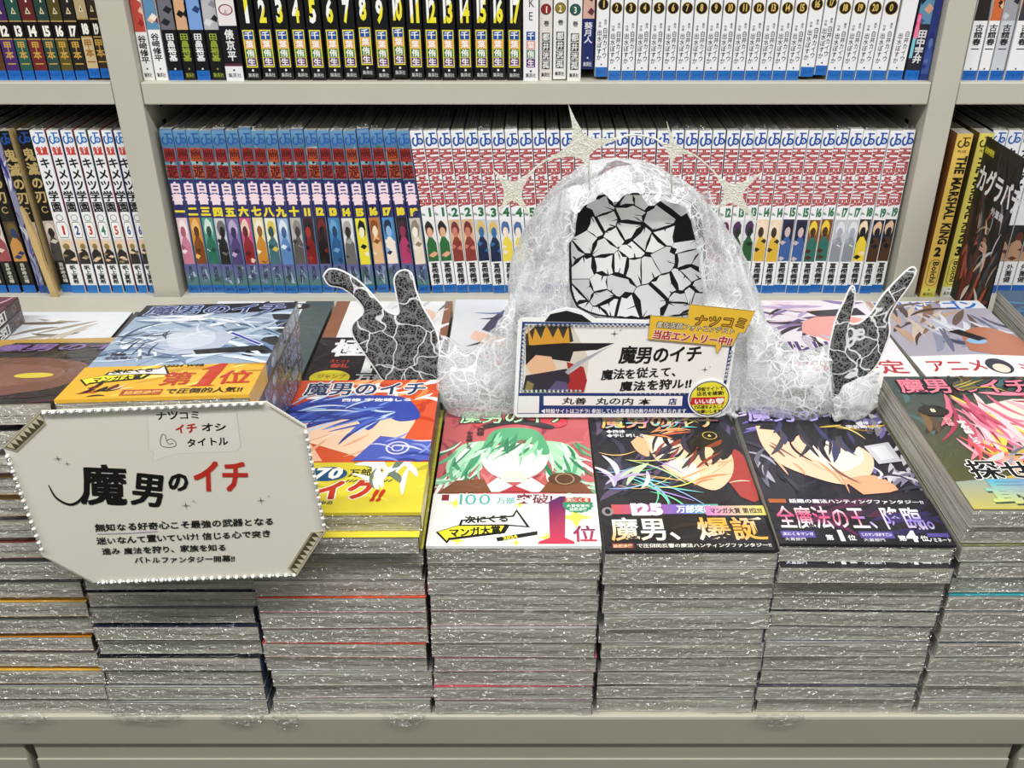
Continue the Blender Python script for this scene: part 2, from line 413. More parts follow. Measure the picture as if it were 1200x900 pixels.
for x0, x1 in ((-1127, -398.6), (-370.4, 383.4), (410.6, 1139)):
    for zt, th in ((UP, 21), (LOW, 23), (32, 21), (254, 21)):
        case_part('shelf_board', x0, x1, 935, 1078, zt - th, zt, M_PAINT)
    case_part('back_panel', x0, x1, 1078, 1084, -EYE * 1000 + 60, 478, M_BACK, bev=0)
for x, sgn in ((-371, 1), (384, -1)):                                   # small dark slots in the inner faces of the posts
    for z in (-222, -240, -262, -284):
        case_part('slot', *(sorted((x, x + sgn * 0.4))), 975, 984, z, z + 5, M_DARK, bev=0)

tab = empty('display_table', (0, 700, -EYE * 1000))
tag(tab, 'low grey-beige display counter carrying the stacks of wrapped comics', 'display counter')
bpy.context.view_layer.update()
def tab_part(name, *a, **k):
    o = box_part(name, None, *a, **k); o.parent = tab; o.matrix_parent_inverse = tab.matrix_basis.inverted(); return o
tab_part('counter_top', -1127, 1139, 485.2, 932, TABLE - 30, TABLE, M_PAINT_SHADED, bev=2.5)
for x0, x1 in ((-1120, -373), (-366, 357), (364, 1130)):
    tab_part('recess_strip', x0, x1, 487.4, 520, TABLE - 70, TABLE - 30, M_PAINT_SHADED)
    tab_part('cabinet_door', x0, x1, 485.9, 487.3, -1240, TABLE - 45, M_PAINT_SHADED)
tab_part('plinth', -1120, 1130, 520, 930, -EYE * 1000, TABLE - 70, M_DARK, bev=0)
ri = empty('display_riser', (0, 770, TABLE))
tag(ri, 'grey riser on the counter lifting the rear row of comics', 'riser')
bpy.context.view_layer.update()
o = box_part('deck', None, -1000, 1000, 674, 926, RISER - 12, RISER, M_PAINT); o.parent = ri; o.matrix_parent_inverse = ri.matrix_basis.inverted()
o = box_part('front_board', None, -1000, 1000, 676, 688, TABLE, RISER - 12, M_PAINT); o.parent = ri; o.matrix_parent_inverse = ri.matrix_basis.inverted()
o = box_part('rear_board', None, -1000, 1000, 912, 924, TABLE, RISER - 12, M_PAINT); o.parent = ri; o.matrix_parent_inverse = ri.matrix_basis.inverted()

# ================================================================== UPRIGHT BOOKS ON THE SHELVES
H, DEP = 174.0, 112.0
def shelf_book(x, w, zb, art, label, group, lean=0.0, dy=0.0, side='2A2A30', flap=False, h=H, base='F0F0F0', yaw=0.0):
    """x is the middle of the spine's foot (mm); lean in degrees, + tips the top towards +x"""
    t = empty('comic_book', (x, SHELF_Y + dy, zb + abs(math.sin(R(lean))) * w / 2), (0, R(lean), R(yaw)))
    tag(t, label, 'comic book', group)
    j = MB(); e = 0.5; hw = w / 2; q = min(1.2, w * .1)
    pts = [(-hw, DEP), (-hw, q), (-hw + q * .3, q * .3), (-hw + q, 0), (hw - q, 0), (hw - q * .3, q * .3), (hw, q), (hw, DEP)]
    n = len(pts)
    for i in range(n - 1):
        (xa, ya), (xb, yb) = pts[i], pts[i + 1]
        c = side if i in (0, n - 2) else base
        j.face([(xa, ya, 0), (xb, yb, 0), (xb, yb, h), (xa, ya, h)], c)
    ins = [(-hw + e, DEP), (-hw + e, q), (-hw + q, e), (hw - q, e), (hw - e, q), (hw - e, DEP)]
    for i in range(5):
        (xa, ya), (xb, yb) = ins[i], ins[i + 1]
        j.face([(xb, yb, 0), (xa, ya, 0), (xa, ya, h), (xb, yb, h)], 'E4E2DC')
    for z in (0, h):
        for i in range(3):
            pass
    a = Art(j, UPRIGHT @ sheet(-hw + 0.25, 0, 0.0), w - 0.5, h, .008); art(a, w - 0.5, h)
    j.build('dust_jacket', M_SPINE, t)
    p = MB(); p.box(-hw + e + .1, hw - e - .1, 1.3, DEP - 1, 0.6, h - 1.0, 'C9C6BC'); p.build('page_block', M_PAGEUP, t)
    if flap:
        f = MB(); k = 7; A = []; Bq = []
        for i in range(k):
            u = (-hw + w * i / (k - 1)) * .85; A.append(Vector((u, 1 + rnd.uniform(0, 2), h - 1))); Bq.append(Vector((u + rnd.uniform(-.4, .4), 2 + rnd.uniform(-2, 5), h + rnd.uniform(1.0, 5.0))))
        for i in range(k - 1): f.face([A[i], A[i + 1], Bq[i + 1], Bq[i]], 'FFFFFF')
        f.build('film_flap', M_FILM, t)
    return t

def blue_foot(a, w, c='1C64B4'): a.rect(0, 0, w, 9, c); a.text('ジャンプ', w * .16, 2.5, 4.2, '0E3C78', 0.02, width=w * .7)
def sp_hunter(num, pal):
    def f(a, w, h):
        a.rect(0, 0, w, h, 'EDEFF2'); blue_foot(a, w)
        logo(a, w * .08, 158, w * .84, 14, '1B4EA2')
        t = 'HUNTER×HUNTER'
        a.up(); L = 60.0; sz = w * .84 / .70; sx = L / (a.adv(t) * sz)
        a.text(t, w * .07 - .12 * sz, 156, sz, 'A30F18', .06, sx=sx, rot=-90); a.text(t, w * .07 - .12 * sz, 156, sz, 'F0DADA', -.036, sx=sx, rot=-90)
        a.z += .02
        a.text('No.', w * .02, 86, 4.4, '1F6E44', .03, width=w * .34); a.text(str(num), w * .38, 84, 12.5, '1F6E44', .05, width=w * .56)
        a.blobs(w * .04, 36, w * .92, 46, pal, num * 3 + 1, 10)
        a.vtext('冨樫義博', w / 2, 34.5, 6.0, '16161A', .03, min(1.3, w * .62 / 6)); a.ell(w / 2, 10.2, .7, .7, '16161A', 8)
    return f
KAN = ['一', '二', '三', '四', '五', '六', '七', '八', '九', '十', '11', '12', '13', '14', '15', '16', '17', '18', '19']
def sp_ghost(num, pal, tint):
    def f(a, w, h):
        a.grad(0, 124, w, 50, '5C7E88' if tint else '5A6A80', '4A7AA8'); a.grad(0, 160, w, 14, '4A7EA8', '6A96BC')
        logo(a, w * .06, 159, w * .88, 12.5, '24589C' if num < 12 else '2A5CA8')
        r = random.Random(num)
        for k in range(5): a.poly([(r.uniform(-2, w), r.uniform(122, 160)) for _ in range(3)], ['6FA3B0', '8FB4B8', '3F6F6A'][k % 3])
        red = '98302E' if num % 3 else 'AE5030'
        for y, ch in ((142.5, '幽'), (125.5, '遊')):
            a.poly([(w * .03, y + .5), (w * .97, y - .5), (w * .94, y + 13.5), (w * .06, y + 14)], red)
            a.text(ch, w * .06, y, 13.8, '4E0E0E', .02, sx=w * .88 / 13.8)
        a.ell(w / 2, 141.5, 1.4, 1.4, '14142A', 8)
        a.rect(0, 84, w, 40, '2D2A66'); a.grad(0, 100, w, 22, '3B2E74', '2A3A78')
        for y, ch in ((110, '白'), (98, '書')): a.text(ch, w * .04, y, 12, 'F4DDE6', .055, sx=w * .92 / 12)
        a.poly([(w * .04, 90), (w * .3, 86), (w * .8, 85.5), (w * .97, 91), (w * .7, 96), (w * .2, 95.5)], '23205A')
        n = KAN[num - 1]; a.text(n, w * .08, 85.5, 10.5, 'E8D52C', .07, width=w * .84)
        a.blobs(w * .06, 33, w * .88, 51, pal, num * 5 + 2, 9)
        a.grad(0, 9, w, 24, '4E7C74', '5C5A98')
        for k in range(4): a.poly([(r.uniform(0, w), r.uniform(9, 33)) for _ in range(3)], ['7F93B8', '3F5E58', 'A3B4CC', '54608C'][k])
        a.vtext('冨樫義博', w / 2, 31, 4.6, '1E2346', .02); a.rect(0, 0, w, 9, '2668B0'); a.text('集英社', w * .15, 2.5, 4, '123E7C', .02, width=w * .7)
    return f
def sp_number(n):
    def f(a, w, h):
        a.rect(0, 0, w, h, '121214')
        s = str(n); wd = w * (.50 if n < 10 else .80); x = (w - wd) / 2; sx = wd / (a.adv(s) * 27)
        hf = (1.0, -0.45, w / 2 - .45 * 62); hg = (-1.0, .45, -(w / 2 - .45 * 62))
        two = ('F4F4F2', 'EDE23A') if n not in (1, 5) else ('EDE23A', 'F4F4F2')
        a.text(s, x, 50, 27, two[0], .045, sx=sx, half=hf); a.text(s, x, 50, 27, two[1], .045, sx=sx, half=hg, lift=False)
        bw = min(11.4, w * .78); x = (w - bw) / 2; a.rect(x, 12, bw, 34, 'E9DA3C'); c = (34 - 1.8) / 4
        for k, (ch, cl) in enumerate((('千', '1F4E9C'), ('葉', 'E08A4A'), ('侑', '2E7A48'), ('生', '5A2C74'))):
            y = 46 - .9 - (k + 1) * c; a.rect(x + .9, y + .25, bw - 1.8, c - .5, cl); a.text(ch, x + 1.5, y + .6, 7.0, 'F4F2EC', .03, sx=(bw - 3) / 7.0)
        a.ell(w / 2, 9.4, 1.1, 1.1, 'F4F4F2', 10); a.text('集英社', w * .14, 3, 4, 'C8C8C6', .01, width=w * .72)
    return f
def sp_white(n):
    def f(a, w, h):
        a.rect(0, 0, w, h, 'E8EAEE'); blue_foot(a, w, '2468B8'); yc = 65
        a.ell(w / 2, yc, w * .45, w * .45, 'B99A4A', 20); a.ell(w / 2, yc, w * .41, w * .41, '191512', 20)
        s = str(n); wd = w * (.26 if len(s) == 1 else .46); a.text(s, w / 2 - wd / 2, yc - 3.6, 8.6, 'D9B95C' if n else 'C9A94C', .03, width=wd)
        a.vtext('作画', w * .27, 50, 2.6, '24242A', .01); a.vtext('出水ぽすか', w * .27, 43, 5.6, '1E1E24', .015, .85)
        a.vtext('原作', w * .73, 52, 2.6, '24242A', .01); a.vtext('白井カイウ', w * .73, 45, 5.6, '1E1E24', .015, .85)
        a.ell(w / 2, 11.3, .8, .8, '1E1E24', 8)
    return f
def sp_pic(pal, name, bg, fg, foot, seed, split=46, gold=None):
    def f(a, w, h):
        a.rect(0, 0, w, h, bg); a.blobs(0, split, w, 60, pal, seed, 10)
        a.vtext(name, w / 2, split - 3, min(6.4, (split - 16) / len(name)), fg, .03, 1.25); a.ell(w / 2, 10.5, .9, .9, fg, 8)
        if foot: blue_foot(a, w, foot)
        else: a.text('集英社', w * .12, 2.6, 4.4, fg, .01, width=w * .76)
    return f
def sp_band(n, c):
    def f(a, w, h):
        dark = '15120F'; a.rect(0, 0, w, h, c); a.rect(0, 54, w, 60, mix(c, '101010', .25))
        a.poly([(w * .3, 60), (w * .72, 60), (w * .5, 66)], 'D9CDA8'); a.poly([(w * .42, 61), (w * .6, 61), (w * .5, 64)], dark)
        a.text('甲', w * .2, 70, 9, 'E8E2D0', .05, sx=1.0)
        a.rect(0, 38, w, 15, dark); a.rect(0, 53, w, 1.2, 'A88E54'); a.rect(0, 37, w, 1.2, 'A88E54')
        a.text(str(n), w * .14, 39, 12.5, 'F2EEE4', .05, width=w * .72)
        g = 'C9A24C' if n != 18 else '9A6A22'
        a.vtext('甲本一', w / 2, 36, 8.4, g, .03, .95); blue_foot(a, w, '1E66BC')
    return f
def sp_school(n, nc):
    def f(a, w, h):
        a.rect(0, 0, w, h, 'ECEEF0'); logo(a, w * .05, 160, w * .9, 12.5, '2E74BC')
        a.text('鬼滅', w * .08, 149, 9, 'C8423C', .06, width=w * .84); a.vtext('キメツ学園', w / 2, 147, 11.4, '18181A', .04, .92, 1.0)
        a.ring(w / 2, 84, 3.0, 3.6, '6E6A66', 0, 360, 10); a.poly([(w * .08, 67), (w * .2, 62), (w * .8, 62), (w * .92, 67), (w * .92, 76), (w * .8, 80), (w * .2, 80), (w * .08, 76)], '8C8C8A')
        a.poly([(w * .12, 67.4), (w * .22, 63), (w * .78, 63), (w * .88, 67.4), (w * .88, 75.6), (w * .78, 79), (w * .22, 79), (w * .12, 75.6)], 'F2F2F0')
        a.text(str(n), w * .30, 64.5, 13, nc, .04, width=w * .4)
        a.blobs(0, 33, w, 28, ['D8D0C8', '2A2424', 'E6C8A8', '8C7A4A', '3A3030', 'D4B89C'], n * 11, 9)
        a.vtext('帆上夏希', w / 2, 32, 5.4, '1A1A1C', .03, 1.2); a.rect(0, 0, w, 9, '2872BE')
    return f
def sp_blade(seed, gold, pic):
    def f(a, w, h):
        a.rect(0, 0, w, h, '15130F'); logo(a, w * .05, 160, w * .9, 12, '1E4E9A')
        g = 'B9A26A' if gold else 'E4E2DA'
        a.vtext('鬼滅の刃', w / 2, 157, 13.4, g, .04, .9, 1.08); a.ring(w / 2, 92, 2.6, 3.6, g, 40, 330, 14)
        a.blobs(0, 36, w, 44, pic, seed, 9); a.vtext('吾峠呼世晴', w / 2, 34, 4.6, 'D8D6CE', .02, 1.1); a.rect(0, 0, w, 9, '1F66B4')
    return f
def sp_king(n, bg, foot):
    def f(a, w, h):
        a.rect(0, 0, w, h, bg); logo(a, w * .1, 160, w * .8, 11, '3A2E10'); a.text('PLUS', w * .22, 155, 3.6, '3A2E10', .03, width=w * .56)
        t = 'THE MARSHAL KING'; sz = w * .60 / .70; a.text(t, w * .24, 152, sz, '1C180E', .045, sx=92 / (a.adv(t) * sz), rot=-90)
        a.text(str(n), w * .2, 46, 13, '17140C', .06, width=w * .6)
        a.ring(w / 2, 38, w * .36, w * .40, '3A3216', 0, 180, 12); a.ring(w / 2, 20, w * .36, w * .40, '3A3216', 180, 360, 12)
        a.stroke([(w * .12, 38), (w * .12, 20)], .5, '3A3216', sm=False); a.stroke([(w * .88, 38), (w * .88, 20)], .5, '3A3216', sm=False)
        a.text('Boichi', w * .30, 41.5, w * .55, '1C180E', .03, sx=24 / (a.adv('Boichi') * w * .55), rot=-90)
        a.rect(0, 0, w, 12, foot); a.ell(w / 2, 9.5, .9, .9, '1C180E', 8); a.text('集英社', w * .15, 2.5, 4, '3A3A36', .01, width=w * .7)
    return f
def sp_plain(a, w, h): a.rect(0, 0, w, h, '2A2A30')

KX = 0.8202                                                             # mm per photo pixel at the foot of the upper row
def up_x(p): return (p - 620) * KX
RED = ['7A2A26', 'C04A40', 'E3C0A0', 'F0E6DC', '5C8CB0', '9C2A2C']
GRY = ['3A3A40', '6C6C74', 'B8B8BC', '22222A', '8A8A92']
up_items = []
def up(p0, p1, art, label, group, dz=0, lean=0.0, dy=0.0, side='2A2A30'):
    x0, x1 = up_x(p0), up_x(p1); shelf_book((x0 + x1) / 2, max(8, x1 - x0 - .5), UP + .05 + dz, art, label, group, lean, dy, side, base=side)
up(168.5, 182, sp_pic(RED, '谷﨑修平', 'EDEDED', '1A1A1A', None, 3, 44), 'white-footed comic with red-haired cover art, first from the post on the upper shelf', 'comics on the upper shelf', side='E4E4E4')
up(183, 198, sp_pic(RED[::-1], '谷﨑修平', 'EDEDED', '1A1A1A', None, 4, 46), 'white-footed comic with red and pale blue art, second from the post on the upper shelf', 'comics on the upper shelf', side='E4E4E4')
for i, (p0, p1, fg, ft, pal) in enumerate(((199, 216.5, 'EDEDED', '1E64B8', GRY), (217, 231, '9AA83C', None, ['2A2018', 'D2A680', '6A4A34', '1C1814', 'E0BE9C']), (231.5, 248, 'EDEDED', '1E64B8', ['3A68B0', '7AA0D8', 'C8DCF0', '26406E', 'E8E8EA']), (248.5, 266, '9AA83C', None, GRY[1:] + ['0E0E12', 'D8D8DC']))):
    up(p0, p1, sp_pic(pal, '田畠裕基', '131316', fg, ft, 20 + i, 46), ['black comic with white name and grey picture beside the two white ones', 'black comic with green name and tan picture, upper shelf', 'black comic with white name and blue picture, upper shelf', 'black comic with green name and grey picture before the white-topped one'][i], 'comics on the upper shelf', side='16161A')
def sp_tawara(a, w, h):
    a.rect(0, 0, w, h, '17161A'); a.rect(0, 50, w, 60, 'E6E2E2'); a.ell(w / 2, 64, w * .4, 5, '7C3A44', 16); a.ell(w / 2, 64, w * .33, 4, 'E6D8DA', 16); a.text('上', w * .35, 60.5, 4, '6A3038', .02)
    a.ring(w / 2, 78, 3, 4.4, '7C3A44'); a.vtext('俵京平', w / 2, 47, 9.6, 'EDEDED', .03, .9); a.rect(0, 13.5, w, 2.4, '5C2A38'); a.rect(0, 0, w, 13.5, 'E8E8EA'); a.ell(w / 2, 9.8, 1, 1, '17161A', 8); a.text('集英社', w * .12, 3, 4.2, '2A2A2E', .01, width=w * .76)
up(266.5, 288, sp_tawara, 'black comic with white top and white foot, before the yellow-numbered volumes', 'comics on the upper shelf', dy=-3, side='1A1A1C')
xs = [288.5 + i * (612 - 288.5) / 17 for i in range(18)]
for n in range(1, 18):
    up(xs[n - 1] + 1.2, xs[n], sp_number(n), f'black comic with large white and yellow numeral {n} on its spine', 'black numbered comics on the upper shelf', dz=(2.2 if n in (8, 10) else 0), dy=(-1.5 if n % 4 == 1 else 0), side='0E0E10')
def sp_duke(a, w, h):
    a.rect(0, 0, w, h, 'E9E9EB')
    for k, ch in enumerate('DUKE'): a.text(ch, w * .34, 88 - k * 11.5, 10.5, '17171A', .0, sx=.8)
    for k, (ch, c) in enumerate((('千', '24509C'), ('葉', 'D48A70'), ('侑', '5C8A68'), ('生', '5A2C74'))): a.rect(w * .2, 37 - k * 8.2, w * .6, 7.8, c); a.text(ch, w * .26, 37.5 - k * 8.2, 6.8, 'F2F2F0', .02, sx=w * .48 / 6.8)
    a.ell(w / 2, 9, 1, 1, '17171A', 8); a.text('集英社', w * .14, 3, 4.2, '2A2A2E', .01, width=w * .72)
up(613, 631, sp_duke, 'white comic with vertical black capitals and coloured name squares', 'comics on the upper shelf', dy=-3, side='E0E0E0')
for i, (p0, p1, c) in enumerate(((631.5, 647, '8A2226'), (647.5, 663.5, '8A7A2A'), (664, 680.5, '1E5A50'))):
    def sp_kan(a, w, h, c=c, n=i + 1):
        a.rect(0, 0, w, h, 'DAD6D2' if n == 1 else 'E6E6E4'); a.ell(w / 2, 64, w * .42, w * .42, '2A2620', 20); a.ell(w / 2, 64, w * .37, w * .37, c, 20); a.text(str(n), w * .38, 60, 8, 'F0EAD8', .02, width=w * .24)
        a.text('巻', w * .32, 49, 5.2, '17171A', .03)
        for k, ch in enumerate('都井洸孤'): a.rect(w * .2, 35.5 - k * 8.4, w * .62, 7.8, '4A4844'); a.text(ch, w * .24, 36 - k * 8.4, 7, 'E6E6E4', .03, sx=w * .54 / 7)
        a.ell(w / 2, 11, .9, .9, '17171A', 8); a.text('集英社', w * .14, 3.2, 4, '2A2A2E', .01, width=w * .72)
    up(p0, p1, sp_kan, f'pale grey comic with a {["red", "olive", "green"][i]} number disc on its spine', 'comics on the upper shelf', dz=(0, 1, 0)[i], dy=(0, 0, -3)[i], side='D8D4D0')
up(681, 695.5, sp_pic(['A04A5C', 'E0B8A8', 'F0DED4', '6A3444', 'C88C8C'], '葵月人', '1C2A6A', 'E6E6EC', None, 31, 46), 'navy-footed comic with pink picture before the white numbered series', 'comics on the upper shelf', dz=9, dy=6, side='222C60')
we = [696, 711.4, 727, 743, 758.8, 775, 791, 807, 823.6, 839.4, 855.4, 871.4, 887.4, 903.4, 919.4, 935.4, 952.4, 967.2, 984, 1000.6, 1018.4, 1037]
for k in range(21):
    n = k + 1 if k < 20 else 0
    up(we[k] + .5, we[k + 1], sp_white(n), f'white comic with blue foot and number {n} on a black disc', 'white numbered comics on the upper shelf', dz=(3.2 if k in (0, 15) else 4.6 if k == 16 else 0), lean=(0 if k < 10 else min(1.6, (k - 9) * .16)), side='E2E2E0')
def sp_white2(a, w, h):
    a.rect(0, 0, w, h, 'E8E8EC'); blue_foot(a, w, '2468B8'); a.vtext('出水ぽすか', w * .3, 43, 5.6, '1E1E24', .015, .85); a.vtext('白井カイウ', w * .74, 45, 5.6, '1E1E24', .015, .85); a.ell(w / 2, 11.3, .8, .8, '1E1E24', 8)
up(1038.5, 1057, sp_white2, 'white comic with blue foot and no number disc, end of the white row', 'comics on the upper shelf', lean=2, side='E2E2E0')
def sp_gaku(a, w, h):
    a.blobs(0, 40, w, 80, ['2A3A5C', '5C8AA8', 'C89A80', '1A2236', 'D2B09A', '3A5A84'], 44, 12); a.rect(0, 9, w, 42, '2A2A34'); a.vtext('田中宇井', w * .6, 46, 7.6, 'D8DADE', .05, 1.1); a.rect(0, 20, w * .22, 40, '7CC4D2'); a.blobs(0, 38, w * .3, 22, ['C83A6A', 'E87AA0'], 9, 3); blue_foot(a, w, '1E66BC')
up(1058.5, 1076, sp_gaku, 'dark picture-spined comic with a blue foot at the end of the upper shelf', 'comics on the upper shelf', lean=2, side='1E2230')
up(1079.5, 1084, lambda a, w, h: (a.grad(0, 0, w, h, '2A3A80', '24306C'), a.blobs(0, 6, w, 40, ['2C3C86', '3E58A0', '22306E', '5A78B4'], 12, 6)), 'deep blue glossy comic leaning against the post, upper shelf', 'comics on the upper shelf', lean=.3, side='2A3A8C')
# upper left bay
ux = [-10, 10.5, 27, 42.5, 59.5, 74.5, 89.5, 105, 119, 130]
for i, (n, c) in enumerate(((11, '5A3A24'), (12, '4A2C6C'), (13, '2C5A50'), (14, '6E2A2C'), (15, '2E4A44'), (16, '5A5226'), (17, '2A2420'), (18, 'C9B48A'), (19, '3A2C20'))):
    up(ux[i] + .4, ux[i + 1], sp_band(n, c), f'{["brown", "purple", "green", "red", "dark teal", "olive", "black", "cream", "dark brown"][i]} comic with gold name and number {n}, upper shelf left of the post', 'band-numbered comics, upper shelf', dz=(2 if i > 6 else 0), side='1E1A16')
# upper right bay
for i, (p0, p1, pal) in enumerate(((1126, 1143, ['D8D4CC', '2A2624', 'EDEDEA', '8A8480']), (1144, 1157, ['8A2E22', 'C86A3C', '3A1E1A', 'E0BA94']), (1158, 1174, ['6A6A70', '9A9CA2', '2A2A30', 'C4C4C8']), (1176, 1198, ['E08A2A', '3A3A44', 'F0C478', '20202A']), (1199, 1216, ['5A7AA8', '2A2A34', 'D0D8E0', '8A5A4A']))):
    up(p0, p1, sp_pic(pal, '古舘春一', 'E9EBEE' if i != 2 else 'C4CAD2', '1C1C20', '1E60B4', 60 + i, 54), ['white-footed comic with pale picture beside the post, upper shelf far bay', 'white-footed comic with rust-red picture, upper shelf far bay', 'grey-footed comic with grey picture, upper shelf far bay', 'white-footed comic with orange picture, upper shelf far bay', 'white-footed comic with blue picture, upper shelf far bay'][i], 'comics on the upper shelf', side='D8D8DA')

# ---- middle row: nineteen blue-topped volumes, then the red-lettered pairs
GP = [['E8C6D4', 'C87A94', 'F2E6E2', 'A85A6C'], ['D08A2C', '7A4214', 'E8B868', '5A2E10'], ['4E9A82', '246A54', 'CFE2DA', '1C4A40'], ['C8C8CA', '17171A', '6A6A6E', '0E0E10'], ['7C6AA0', '4A3A70', 'B8A8CC', '2E2450'], ['C8507C', '8A1C24', 'E8C8B8', '5A1016'], ['E6D8A0', 'C8882C', 'F0EAD0', '8A5A20'], ['E8E6D0', '3E6A74', 'D8C24A', '24484E'], ['9AB4D4', '5A84BC', 'DCE6F0', '3A5E96'], ['B8B4B0', '5A5454', '8A8480', '3A3636'], ['3A1414', '7A1A1C', '1A0E10', 'A02A2A'], ['3A1818', '1A1012', '6E1C1E', '120C0E'], ['3E7EB4', '2A5A8C', '6AA0CC', '1C3E66'], ['E0DEDC', '6A6866', 'A8A6A4', '2A2A2C'], ['E8DC3A', 'E8DC3A', '1A1A1A', 'F0EAC8'], ['B8743C', 'E0B888', '8A4A20', 'F0DCC0'], ['4A8CC8', 'F0E4D8', '1C2A4A', '8AB4E0'], ['1A1418', 'B03A6A', '3A1C2C', '8C2A54'], ['C8BEB0', 'E8DCC8', '8A8070', 'F0EAE0']]
HP = {1: ['E8E6E2', '2E6A3C', '1A1A18', 'E0A888', '15382A'], 2: ['D8B08C', '8A3A34', '6E2A2A', 'C87A6A', 'E6C8A4'], 3: ['C8CCD4', '1C2A4A', 'D8B86A', '2E6AA0', '101828'], 4: ['E8E8EA', 'E8D44A', '4A6AA0', 'F0E0D0', 'C0C8D4'], 5: ['DADCE2', '1E2440', '15151C', 'C89A7A', '3A4A7C'], 6: ['D8DAE0', '7A3A5C', 'C8A090', '3A2A3A'], 7: ['E0E0E2', '3A6A8A', 'D0B090', '1E2A34'], 8: ['D8C8B8', 'A05A3A', '3A2A24'], 9: ['C8D4C8', '4A7A5A', '1E2E24'], 10: ['E0D8E4', '6A4A8A', '2A2034'], 11: ['E8E0D0', 'C8903A', '3A2E1C'], 12: ['E6DCE4', 'B8487C', '5A2240', 'F0C8D8'], 13: ['DCDEE0', '2A5A34', '4A2A54', '1A2A1E', '7A9A80'], 14: ['E8D2B4', 'D8B03C', 'F0DCC4', '3A2A1E', 'E6C8A0'], 15: ['1C2444', '3A5E9C', '10142A', 'C8B4B4', '2A3460'], 16: ['7A4A2A', '2E6A60', 'E8C83C', '4A2A18', 'B87A3C'], 17: ['B8BEC8', '8A909C', 'DCE0E6', 'A0A8B4'], 18: ['2A2A2E', 'E8CC3A', 'F0D8B8', '101014'], 19: ['1E2230', '4A3020', 'E0BC9C', '14141A', '2A3C7C']}
zb = LOW + .05; seq = []
for n in range(1, 20): seq.append(('g', n, 0))
for n in range(1, 20):
    seq.append(('h', n, 0))
    if n != 18: seq.append(('h', n, 1))
N = len(seq); x = -365.5; prev = 0.0
def lean_at(i):
    if i < 11: return -0.5 * i / 11
    if i < 19: return -0.5 - 4.3 * (i - 11) / 8
    if i < 27: return -4.8 + 1.0 * (i - 19) / 8
    return max(-3.8 * (1 - (i - 27) / 14), 0) * 0 + (-3.8 * max(0, 1 - (i - 27) / 16)) + (0.9 * min(1, max(0, i - 43) / 8))
avail = 744.5
leans = [lean_at(i) for i in range(N)]
extra = sum(max(0, H * (math.tan(R(leans[i])) * -1 + math.tan(R(leans[i - 1])))) if leans[i] < leans[i - 1] else 0 for i in range(1, N))
extra = 0
tot = 0; pos = []; px_ = 0
jit = [rnd.uniform(-.5, .5) for _ in range(N)]
for it in range(2):
    wB = 12.75 if it == 0 else wB * (avail - gapsum) / (tot_w)
    xc = -365.3; pos = []; gapsum = 0; tot_w = 0
    for i in range(N):
        l = leans[i]; wd = (wB + jit[i] * .6) / math.cos(R(l))
        g = 0
        if i and l < leans[i - 1]: g = H * (math.tan(R(leans[i - 1])) - math.tan(R(l)))       # foot gap so that tops do not cut into the neighbour
        elif i and l > leans[i - 1]: g = 0
        xc += g; gapsum += g; pos.append(xc + wd / 2); xc += wd; tot_w += wd
for i, (k, n, d) in enumerate(seq):
    wd = wB + jit[i] * .6 - .35
    dz = 4.5 if (k == 'g' and n == 7) else (2.5 if rnd.random() < .1 else 0); dy = rnd.uniform(-1.5, 1.5); fl = rnd.random() < .45
    if k == 'g':
        shelf_book(pos[i], wd, zb + dz * 0, sp_ghost(n, GP[n - 1], n % 2), f'blue-topped comic with red and pink lettering, {"first" if n == 1 else "last" if n == 19 else ORD[n - 1]} of the nineteen from the post', 'blue-topped comics on the middle shelf', leans[i], dy, '46566E', fl, H + dz * .6, '5C7AA0')
    else:
        two = '' if n == 18 else (', copy nearer the blue-topped comics' if d == 0 else ', copy farther from the blue-topped comics')
        shelf_book(pos[i], wd, zb, sp_hunter(n, HP[n]), f'white comic, red vertical lettering, green number {n}{two}', 'red-lettered comics on the middle shelf', leans[i], dy, 'C8CCD6' if n % 2 else '2A3A6A', fl, H + dz * .6, 'EDEDF0')
# middle row, left bay (bottom x in photo pixels, 1.1 px per mm)
def low_x(p): return (p - 620) * (945 * CT + 412 * ST) / 1120
DP = ['3A2A28', 'C8A088', '6A2A30', '1A1414', '8A6A5C']
for i, (p0, p1, g, pic) in enumerate(((-42, -22, 0, DP), (-20, -6, 0, DP[::-1]), (-4, 10, 0, ['B8A8A0', '7A2A34', '2A1A1C', 'C8B0A4']), (11, 26, 0, ['D8CCC4', '9A4A50', '1E1618', 'E0C8B8']), (28, 44, 1, ['4A3A2C', 'C8904A', '6A5A2C', '2A3A6A', 'D8B088']))):
    shelf_book((low_x(p0) + low_x(p1)) / 2, low_x(p1) - low_x(p0) - .6, zb, sp_blade(70 + i, g, pic), ['black comic with pale lettering at the far end of the middle shelf', 'black comic with pale lettering, second at the far end of the middle shelf', 'black comic with pale lettering and grey-red picture, middle shelf', 'black comic with pale lettering and pink picture, middle shelf', 'black comic with gold lettering and orange picture, middle shelf'][i], 'black comics on the middle shelf', -1.8, 0, '1A1816', True, base='15130F')
def sp_leaf(a, w, h): a.rect(0, 0, w, h, '8A8AA8'); a.strands(5, 40, (0, 0, w, h), 80, 20, 2.4, ['3A3A8C', 'B8BCD0', '5A5AA0', 'D8D8E0', '2A2A6A'], .8); a.rect(0, 0, w, 9, '2A4AA0')
shelf_book(low_x(50) + .6, 6.8, zb, sp_leaf, 'thin patterned violet comic squeezed among the black ones, middle shelf', 'black comics on the middle shelf', -2.0, 0, '8A8CA8', True, base='7A7CA0')
